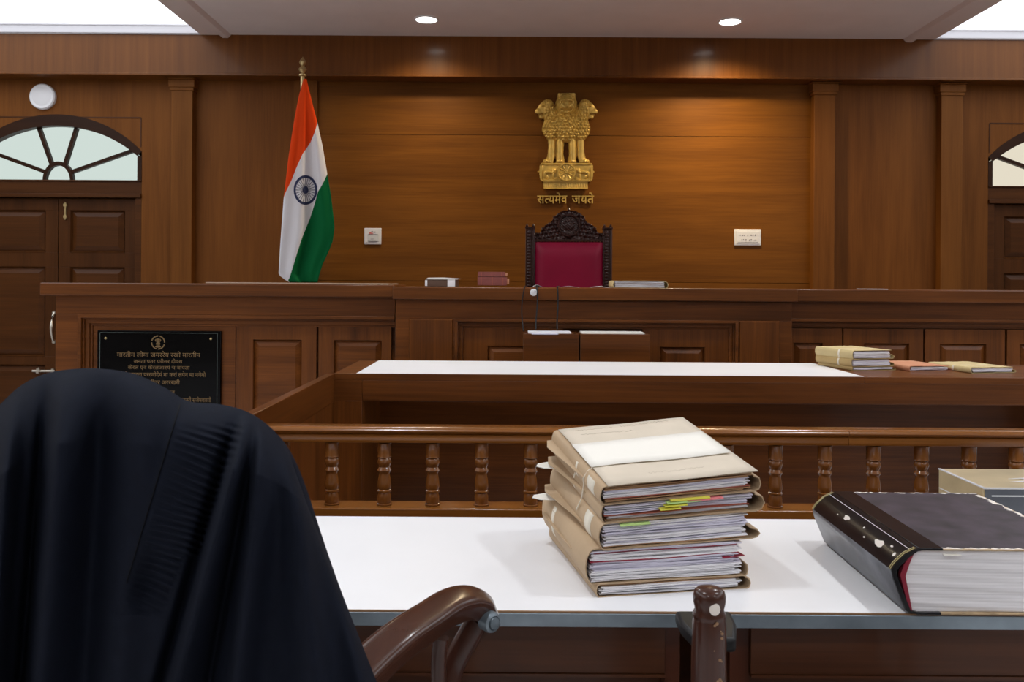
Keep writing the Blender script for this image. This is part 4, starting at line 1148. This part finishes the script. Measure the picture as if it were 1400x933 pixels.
for k, (tt, ox, oy, w, d_, cv, shs, lab, st, flp, sd_) in enumerate(fold):
    c = Vector((OX, OY))+ex*ox+ey*oy
    dr = (.0, -.01, .012, .0, .01)[k]
    th, wv = folder('case_folder', lab, 'folder', (c.x, c.y, ZT+.001+zacc), ang+dr, w, d_, tt-.0012, cv, shs, 'case folders in the tall stack', GY, GX, zacc, sd_, flp, st, sag=.002, ragged=.020, step=.0024, right_h=tt*(.35 if k in (1, 2) else .8))
    def place_mb(mb, wv=wv): mb.v = [wv(p) for p in mb.v]; return mb
    if k in (2, 3):   # white tongues sticking out behind the fold
        place_mb(MB().prism([(.0, .33), (-.045, .345), (-.060, .365), (-.052, .385), (.0, .40)], 'Z', tt*.42 if k == 3 else .006, tt*.42+.0012 if k == 3 else .0072)).build('tongue', 'cream', th, local=True)
    if k in (1, 2, 3, 4):   # stiff inner flap jutting out at the back of the fold
        q = (.5, .35, .62, .5)[k-1]*tt
        out = (.012, .030, .034, .028)[k-1]
        place_mb(MB().prism([(.02, .10), (-.004, .12), (-out, d_-.06), (-out+.012, d_-.008), (.03, d_-.004)], 'Z', q, q+.0016)).build('inner_flap', 'manila', th, local=True)
    if k == 3:
        for (u0, u1, z, key) in ((.16, .235, .030, 'lime'), (.168, .255, .0345, 'yellow'), (.155, .205, .024, 'yellow'), (.205, .285, .031, 'pink'), (.145, .19, .018, 'yellow')):
            place_mb(MB().box(u0-.02, u1-.02, -.010, .03, z-.0008+.002, z+.0016+.002)).build('sticky_note', key, th, local=True)
    if k == 2:
        place_mb(MB().box(.045, .11, -.004, .03, .046, .0485)).build('sticky_note', 'lime', th, local=True)
    if k == 1:
        place_mb(MB().prism([(.30, -.002), (.352, .006), (.345, .05), (.30, .05)], 'Z', .036, .0375)).build('sheet_corner', 'maroon', th, local=True)
    if k == 4:   # cover flap, white sheet and faint handwriting on top
        t2 = tt-.0012
        fz = lambda u, v: t2+.0042+.0021*math.sin(PI*v)*(1-u)+.0008*math.sin(u*9)
        fm = MB().grid(16, 10, lambda u, v: (.014+u*(w-.008), -.006+.42*v, fz(u, v)))
        fo = place_mb(fm).build('top_flap', 'manila2', th, local=True, smooth=60)
        sdm = fo.modifiers.new('thickness', 'SOLIDIFY'); sdm.thickness = .0014; sdm.offset = 1
        place_mb(MB().tube([(.05, .108, t2+.0088), (.016, .109, t2+.0078), (.004, .112, t2-.001), (-.004, .118, tt*.5), (.0, .128, .001), (-.001, .14, -.03), (-.008, .16, -.06)], .0016, 8)).build('tie_cord', 'strap', th, local=True, smooth=60)
        wm = MB().grid(12, 4, lambda u, v: (.010+u*(w-.014), .105+.165*v+.004*u, t2+.0086+.0012*math.sin(u*7)*(1-v)))
        wo = place_mb(wm).build('white_sheet', 'cream', th, local=True, smooth=60)
        sdm = wo.modifiers.new('thickness', 'SOLIDIFY'); sdm.thickness = .001; sdm.offset = 1
        rr = random.Random(9)
        for (x0, x1, y) in ((.05, .15, .385), (.17, .30, .392), (.055, .19, .345), (.12, .25, .045)):
            x = x0; pts = []
            while x < x1:
                yy_ = y+rr.uniform(-.005, .005)+.02*(x-x0); pts.append((x, yy_, fz((x-.014)/(w-.008), (yy_+.006)/.42)+.0012)); x += .0028
            place_mb(MB().tube(pts, .0006, 4)).build('handwriting', 'pencil', fo, local=True)
    zacc += tt

# ------------------------------------------------------------------ big worn law register
bk = thing('law_book', 'thick worn black leather book with a frayed cover lying on the white table', 'book', (.78, 1.735, ZT+.001), -.012)
bw, bd, bt = .385, .475, .130
# spine section: leaning lower face, sloped upper face
sp = [(.030, 0), (.004, .006), (-.022, .070), (-.026, .088), (-.018, .100), (.002, .119), (.024, bt), (.032, bt), (.032, bt-.004), (.026, bt-.005), (.008, .112), (-.010, .094), (-.016, .084), (-.012, .068), (.012, .008), (.030, .004)]
MB().prism(sp, 'Y', 0, bd).build('spine', 'spine', bk, local=True, smooth=25)
f = MB().add([(x-.0004, y, z) for x, z in ((.004, .006), (-.022, .070), (-.026, .087)) for y in (.004, bd-.004)], [(0, 1, 3, 2), (2, 3, 5, 4)])
o = f.build('rubbed_lit_face', 'spinegrey', bk, local=True); sdm = o.modifiers.new('thickness', 'SOLIDIFY'); sdm.thickness = .0012; sdm.offset = 0  # lower spine face, paler to stand in for the light it catches
rr = random.Random(4)
def ragged_plate(x0, x1, y0, y1, z, t, a=.003, n=60):
    pts = []
    for i in range(n): pts.append((x0+(x1-x0)*i/n, y0+rr.uniform(0, a)))
    for i in range(n): pts.append((x1-rr.uniform(0, a*1.6), y0+(y1-y0)*i/n))
    for i in range(n): pts.append((x1-(x1-x0)*i/n, y1-rr.uniform(0, a*1.3)))
    pts.append((x0, y1))
    return MB().prism(pts, 'Z', z, z+t)
MB().box(.03, bw, 0, bd, bt-.0035, bt-.0003).build('top_board', 'board', bk, local=True, bevel=.0008)
ragged_plate(.030, bw, .0, bd, bt-.0003, .0006, .005).build('fray_layer', 'fray', bk, local=True)
ragged_plate(.030, bw-.004, .003, bd-.003, bt+.0003, .0006, .010).build('top_cover', 'bookblack', bk, local=True)
MB().box(.028, .075, -.0012, bd+.001, bt-.0032, bt+.0014).build('leather_strip', 'spine', bk, local=True, bevel=.0008)
MB().box(.03, bw, 0, bd, 0, .004).build('bottom_board', 'board', bk, local=True, bevel=.0008)
MB().box(.024, .072, -.0012, bd+.001, -.0003, .0046).build('leather_strip', 'spine', bk, local=True, bevel=.0008)
def pgf(u, v, y0=.006):  # wavy front of the leaf block
    return (.012+.016*(1-abs(2*v-1)**2)*-.6+(bw-.025)*u, y0+.0016*math.sin(v*30+u*5)*math.sin(u*3+v*9)+.0005*math.sin(v*120+u*3), .0045+(bt-.009)*v)
mb = MB().grid(24, 60, pgf)
mb.box(.014, bw-.013, .011, bd-.008, .0045, bt-.0045)
mb.build('leaf_block', 'leaf', bk, local=True, smooth=60)
mb = MB().prism([(.010, .006), (.016, .006), (.002, .075), (.010, .100), (.020, bt-.006), (.014, bt-.008), (.0, .100), (-.008, .078)], 'Y', .0008, .012)
tag(mb.build('head_band', 'maroon', bk, local=True), 'dark red head band')
mb = MB()
for u in (.004, .010): 
    mb.tube([(p[0]-.0012, u, p[1]+.0006) for p in sp[3:7]], .0009, 5); mb.tube([(p[0]-.0012, bd-u, p[1]+.0006) for p in sp[3:7]], .0009, 5)
for (x, z, y0, y1) in ((-.0195, .1005, .02, .45),):
    pass
mb.tube([(.0185, .01, bt-.0045), (.0185, bd-.01, bt-.0045)], .0008, 5)
mb.build('gilt_line', 'gilt', bk, local=True)
# bare patches worn through the sloped face of the spine
def patch(y, zf, ly, lz, seed):
    r2 = random.Random(seed); a, b = Vector((-.018, .100)), Vector((.002, .119)); nrm = Vector((-.69, .72))
    pts = []
    for k in range(14):
        A = 2*PI*k/14; q = r2.uniform(.65, 1.1); yy = y+ly*q*math.cos(A); tt = zf+lz*q*math.sin(A)
        c = a.lerp(b, tt)+nrm*.0004; pts.append((c.x, yy, c.y))
    return pts
mb = MB()
for y, zf, ly, lz, sd_ in ((.295, .62, .017, .26, 1), (.105, .50, .021, .34, 2), (.20, .8, .004, .1, 3), (.17, .2, .004, .08, 6), (.34, .4, .003, .07, 8), (.06, .88, .006, .1, 9), (.03, .5, .005, .2, 12)):
    mb.add(patch(y, zf, ly, lz, sd_), [list(range(14))])
o = mb.build('bare_patch', 'fray', bk, local=True, smooth=0); sdm = o.modifiers.new('thickness', 'SOLIDIFY'); sdm.thickness = .0008; sdm.offset = 1
o = MB().prism([(.075, -.004), (.11, -.003), (.10, .02), (.08, .02)], 'Z', bt-.0125, bt-.011).build('loose_leaf', 'cream', bk, local=True)

# ------------------------------------------------------------------ carton behind the book
ct = thing('carton', 'tan box with clear tape and dark front, behind the black book', 'box', (1.42, 2.29, ZT+.001))
cx0, cx1, cy0, cy1, ch_ = 1.172, 1.66, 2.175, 2.405, .151
MB().box(cx0, cx1, cy0+.002, cy1, ZT+.001, ZT+ch_).build('body', 'carton', ct, bevel=.003)
MB().box(cx0+.004, cx1-.004, cy0, cy0+.003, ZT+.045, ZT+ch_-.004).build('front_face', 'cartonf', ct)
MB().box(cx0+.02, cx1-.004, cy0-.0012, cy0+.002, ZT+.05, ZT+.085).build('front_band', 'cartonl', ct)
mb = MB().box(cx0+.02, cx1, cy0-.002, cy0, ZT+ch_-.021, ZT+ch_-.018)
mb.build('white_line', 'tape', ct)
mb = MB()
rr = random.Random(2)
for k in range(7):
    a = rr.uniform(-.25, .25); x, y = 1.30+.03*k+rr.uniform(-.01, .01), 2.27+rr.uniform(-.03, .03); l = rr.uniform(.03, .07)
    mb.tube([(x-l, y-.1*l*a, ZT+ch_+.0004), (x, y, ZT+ch_+.002), (x+l, y+l*a, ZT+ch_+.0004)], [.001, .004, .001], 6, sy=.35)
mb.build('tape_crease', 'tape', ct)
mb = MB().box(cx0-.0006, cx0+.0004, cy0+.01, cy1-.005, ZT+.098, ZT+.1005); mb.box(cx0-.001, cx0+.006, cy0, cy1, ZT+ch_-.002, ZT+ch_+.0006); mb.box(cx0, cx1, cy0-.0006, cy0+.004, ZT+ch_-.003, ZT+ch_+.0006)
mb.build('edge_tape', 'tape', ct)

# ------------------------------------------------------------------ armchair under the robe
ac = thing('armchair', 'dark brown wooden armchair with a curved arm, draped with the black robe', 'armchair', (-.35, 1.25, 0))
# visible right arm
arm = [(470, 948, 1.18), (505, 912, 1.25), (545, 877, 1.33), (585, 850, 1.42), (612, 832, 1.49), (636, 824.5, 1.54), (655, 828, 1.575), (664, 840, 1.59), (665, 853, 1.60)]
def smooth_path(p, k=6):
    out = []
    for i in range(len(p)-1):
        a, b, c, d = p[max(0, i-1)], p[i], p[i+1], p[min(len(p)-1, i+2)]
        for j in range(k):
            t = j/k
            out.append(tuple(.5*((2*b[q])+(-a[q]+c[q])*t+(2*a[q]-5*b[q]+4*c[q]-d[q])*t*t+(-a[q]+3*b[q]-3*c[q]+d[q])*t**3) for q in range(len(b))))
    out.append(tuple(p[-1])); return out
ap = [W(*q) for q in smooth_path(arm)]
n = len(ap)
rad = [.029-.003*(i/n)**3 for i in range(n)]
rad[-1] = .014; rad[-2] = .020; rad[-3] = .0235
MB().tube(ap, rad, 24, up=(.25, -.35, 1), sx=1.0, sy=.80, power=.45).build('armrest', 'arm', ac, smooth=50)
q = W(661, 846, 1.565)
o = MB().lathe([(.018, -.012), (.0185, .004), (.017, .009), (.0125, .0115), (.011, .009), (.010, .014), (.001, .016)], (0, 0, 0), 24, 'X')
o.xform(Matrix.Translation(q+Vector((.012, -.014, 0))) @ Matrix.Rotation(-.85, 4, 'Z')).build('arm_stud', 'edge', ac)
sup = [(652, 850, 1.575), (640, 872, 1.57), (628, 893, 1.565), (618, 915, 1.56), (612, 945, 1.55), (612, 1010, 1.54), (616, 1120, 1.54)]
MB().tube([W(*q) for q in smooth_path(sup)], .021, 14, up=(0, 1, 0), sx=1.0, sy=.8, power=.7).build('arm_support', 'armz', ac, smooth=50)
sup = [(603, 872, 1.47), (600, 900, 1.47), (600, 960, 1.47), (602, 1120, 1.47)]
MB().tube([W(*q) for q in smooth_path(sup)], .013, 10, up=(0, 1, 0), power=.6).build('arm_spindle', 'armz', ac, smooth=50)
# back, seat and legs under the cloth
for (x, y) in ((-.66, 1.30), (-.34, 1.20)):
    MB().tube([(x, y-.02, 0), (x, y, .45), (x, y-.02, .8), (x, y-.03, 1.06)], .021, 12, up=(0, 1, 0), power=.7).build('back_post', 'armz', ac)
MB().tube([(-.66, 1.275, 1.08), (-.56, 1.25, 1.15), (-.45, 1.22, 1.12), (-.34, 1.175, 1.05)], .022, 12).build('top_rail', 'arm', ac)
MB().tube([(-.66, 1.29, .62), (-.34, 1.18, .62)], .02, 12).build('cross_rail', 'arm', ac)
MB().prism([(-.66, 1.32), (-.26, 1.18), (-.10, 1.56), (-.56, 1.66)], 'Z', .42, .46).build('seat', 'arm', ac, bevel=.008)
for (x, y) in ((-.12, 1.52), (-.54, 1.62)):
    MB().tube([(x, y, 0), (x, y, .42)], .022, 12, up=(0, 1, 0), power=.7).build('leg', 'armz', ac)
MB().tube([(-.66, 1.29, .80), (-.62, 1.45, .83), (-.60, 1.6, .82), (-.56, 1.62, .44)], .024, 12).build('armrest', 'arm', ac)

# ------------------------------------------------------------------ black robe over the chair back
top = [(-95, 760), (-75, 660), (-45, 600), (-12, 566), (25, 530), (60, 512), (98, 505), (140, 504.5), (185, 512), (225, 530), (258, 549), (300, 553), (335, 562), (362, 578), (384, 600), (396, 622), (402, 645)]
tp = smooth_path(top, 8)
cum = [0]
for a, b in zip(tp[:-1], tp[1:]): cum.append(cum[-1]+math.dist(a, b))
def top_at(u):
    s_ = u*cum[-1]
    for i in range(len(cum)-1):
        if s_ <= cum[i+1]:
            t = (s_-cum[i])/(cum[i+1]-cum[i]+1e-9); return (tp[i][0]+(tp[i+1][0]-tp[i][0])*t, tp[i][1]+(tp[i+1][1]-tp[i][1])*t)
    return tp[-1]
def ridge_y(px): return 1.30-.14*(px+95)/500          # chair back turned slightly to the right
def seamx(y): return 246-(y-555)*.30                    # yoke seam, photo x at photo y
def gath(px, py):
    """gathers beside the yoke seam"""
    if py < 575 or py > 850: return 0
    a = seamx(py); b = 338-(py-580)*.36-(20 if py > 760 else 0)
    if px < a or px > b: return 0
    u = (px-a)/(b-a)
    return (u**.9)*math.sin(py*.60-px*.20+1.6*math.sin(py*.045+px*.02))*min(1, (py-575)/25)*min(1, (850-py)/40)*(1 if u < .93 else (1-u)/.07)
def fold_disp(u, v, px, py):
    k = min(1, max(0, (v-.008)/.16))
    d = 0
    # hanging folds: photo column at row 700, left and right width, height, lean
    for c, wl, wr, h_, lean in ((4, 30, 16, .045, -.06), (72, 14, 34, .040, -.09), (48, 8, 8, -.020, -.08), (132, 22, 24, -.022, -.05), (186, 34, 30, .012, -.14), (304, 10, 22, .040, -.27), (288, 10, 8, -.020, -.28), (348, 10, 26, .032, -.11), (328, 9, 8, -.016, -.18), (408, 22, 18, .026, .10), (452, 16, 14, .020, .20), (-40, 26, 24, .03, .02)):
        t = px-(c+lean*(py-700)); d += 1.45*h_*k*math.exp(-(t/(wl if t < 0 else wr))**2)
    a = px-seamx(py)
    if py > 548 and py < 800: d += .010*min(1, (py-548)/30)*(1/(1+math.exp(-a/4)))*math.exp(-max(0, a)/90)*min(1, (800-py)/90)  # yoke edge stands proud
    if 590 < py < 840:   # pocket-like tuck at the foot of the gathers
        d -= .018*math.exp(-((px-200+(py-800)*.2)/24)**2)*math.exp(-((py-800)/40)**2)
    return d+.0046*gath(px, py)
def robe_front(u, v):
    tx, ty = top_at(u)
    bx = -190+u*(575+190); by = 1085
    e = v**1.15
    px = tx+(bx-tx)*v; py = ty+(by-ty)*v
    edge = min(u, 1-u)
    Y = ridge_y(px)-.085*(1-math.exp(-v*16))*(1-math.exp(-edge*14)) - fold_disp(u, v, px, py)*(1-math.exp(-edge*25))
    return W(px, py, Y)
def robe_back(u, v):
    tx, ty = top_at(u)
    bx = -190+u*(575+190); by = 1085
    px = tx+(bx-tx)*v; py = ty+(by-ty)*v
    edge = min(u, 1-u)
    Y = ridge_y(px)+.075*(1-math.exp(-v*16))*(1-math.exp(-edge*14)) + .012*math.sin(u*30)*min(1, v*4)*(1-math.exp(-edge*25))
    Y0 = ridge_y(px)
    q = W(px, py, Y0); return Vector((q.x, Y, q.z))
rb = thing('black_robe', 'black cloth robe with gathered pleats draped over the back of the armchair', 'robe', (-.45, 1.22, .55))
mb = MB().grid(300, 260, robe_front); mb.grid(80, 60, robe_back)
ro = mb.build('cloth', 'robe', rb, smooth=180)
mb = MB(); pts = []
for py in range(553, 800, 4):
    px = seamx(py)
    # find the grid point of that photo position
    best = None
    lo, hi = 0., 1.
    for _ in range(28):
        u = (lo+hi)/2; tx, ty = top_at(u); v = max(0, (py-ty)/(1085-ty)); x = tx+(-190+u*765-tx)*v
        if x < px: lo = u
        else: hi = u
    tx, ty = top_at(u); v = max(.004, (py-ty)/(1085-ty)); q = robe_front(u, v); pts.append(q+Vector((0, -.0012, 0)))
mb.tube(pts, .0009, 6)
mb.build('yoke_seam', 'seam', rb, smooth=60)

# ------------------------------------------------------------------ second chair: one worn post shows
sc = thing('wooden_chair', 'worn dark wooden chair whose rounded post stands in front of the white table', 'chair', (.52, 1.35, 0))
PYc = 1.30
pc = W(969.5, 860, PYc)
def pz(py): return WZ(py, PYc, 970)
k_ = PYc/F
prof = [(.025, 0), (.025, .5), (24*k_, pz(933)), (23.5*k_, pz(890)), (22.5*k_, pz(850)), (21.5*k_, pz(846)), (21.5*k_, pz(843)), (22.5*k_, pz(841)), (22*k_, pz(838)), (19.5*k_, pz(833)), (21.8*k_, pz(823)), (22.2*k_, pz(815)), (20.5*k_, pz(808.5)), (16.5*k_, pz(805)), (8*k_, pz(803.5)), (.001, pz(803))]
m0 = MB().lathe(prof, (pc.x, PYc, 0), 28).build('back_post', 'armz', sc, smooth=50)
q = (pc.x+.003, PYc-.0228, pz(826))
o = MB().lathe([(.0080, .0008), (.0080, -.0004), (.0066, -.0010)], q, 14, 'Y'); o.v = [Vector((p.x, p.y, q[2]+(p.z-q[2])*1.15)) for p in o.v]
tag(o.build('bare_spot', 'fray', m0), 'bare white spot near the top')
mb = MB(); rr = random.Random(5)
for k in range(16):
    py = rr.uniform(842, 925); a = rr.uniform(-.5, .55); r = 22.8*k_
    mb.lathe([(rr.uniform(.0012, .0028), .0), (.0006, -.0008)], (pc.x+.006+r*math.sin(a)*.7, PYc-r*math.cos(a)-.0004, pz(py)), 7, 'Y')
mb.build('wear_mark', 'lip', m0)
MB().lathe(prof, (pc.x+.64, PYc, 0), 28).build('back_post', 'armz', sc, smooth=50)
MB().box(pc.x, pc.x+.64, PYc-.012, PYc+.012, .56, .72).build('back_slat', 'arm', sc, bevel=.006)
for x in (pc.x+.004, pc.x+.64):
    Z_ = W(960, 868, 1.40).z
    mb = MB().prism([(x-.004, 1.385), (x+.058, 1.385), (x+.075, 1.45), (x+.079, 1.505), (x-.0165, 1.505), (x-.0165, 1.45)], 'Z', Z_-.024, Z_)
    mb.build('armrest', 'black', sc, bevel=.006)
    MB().tube([(x+.03, 1.45, 0), (x+.03, 1.45, Z_-.022)], .018, 12, up=(0, 1, 0)).build('front_leg', 'armz', sc)
MB().box(pc.x-.02, pc.x+.66, 1.28, 1.60, .42, .46).build('seat', 'arm', sc, bevel=.008)
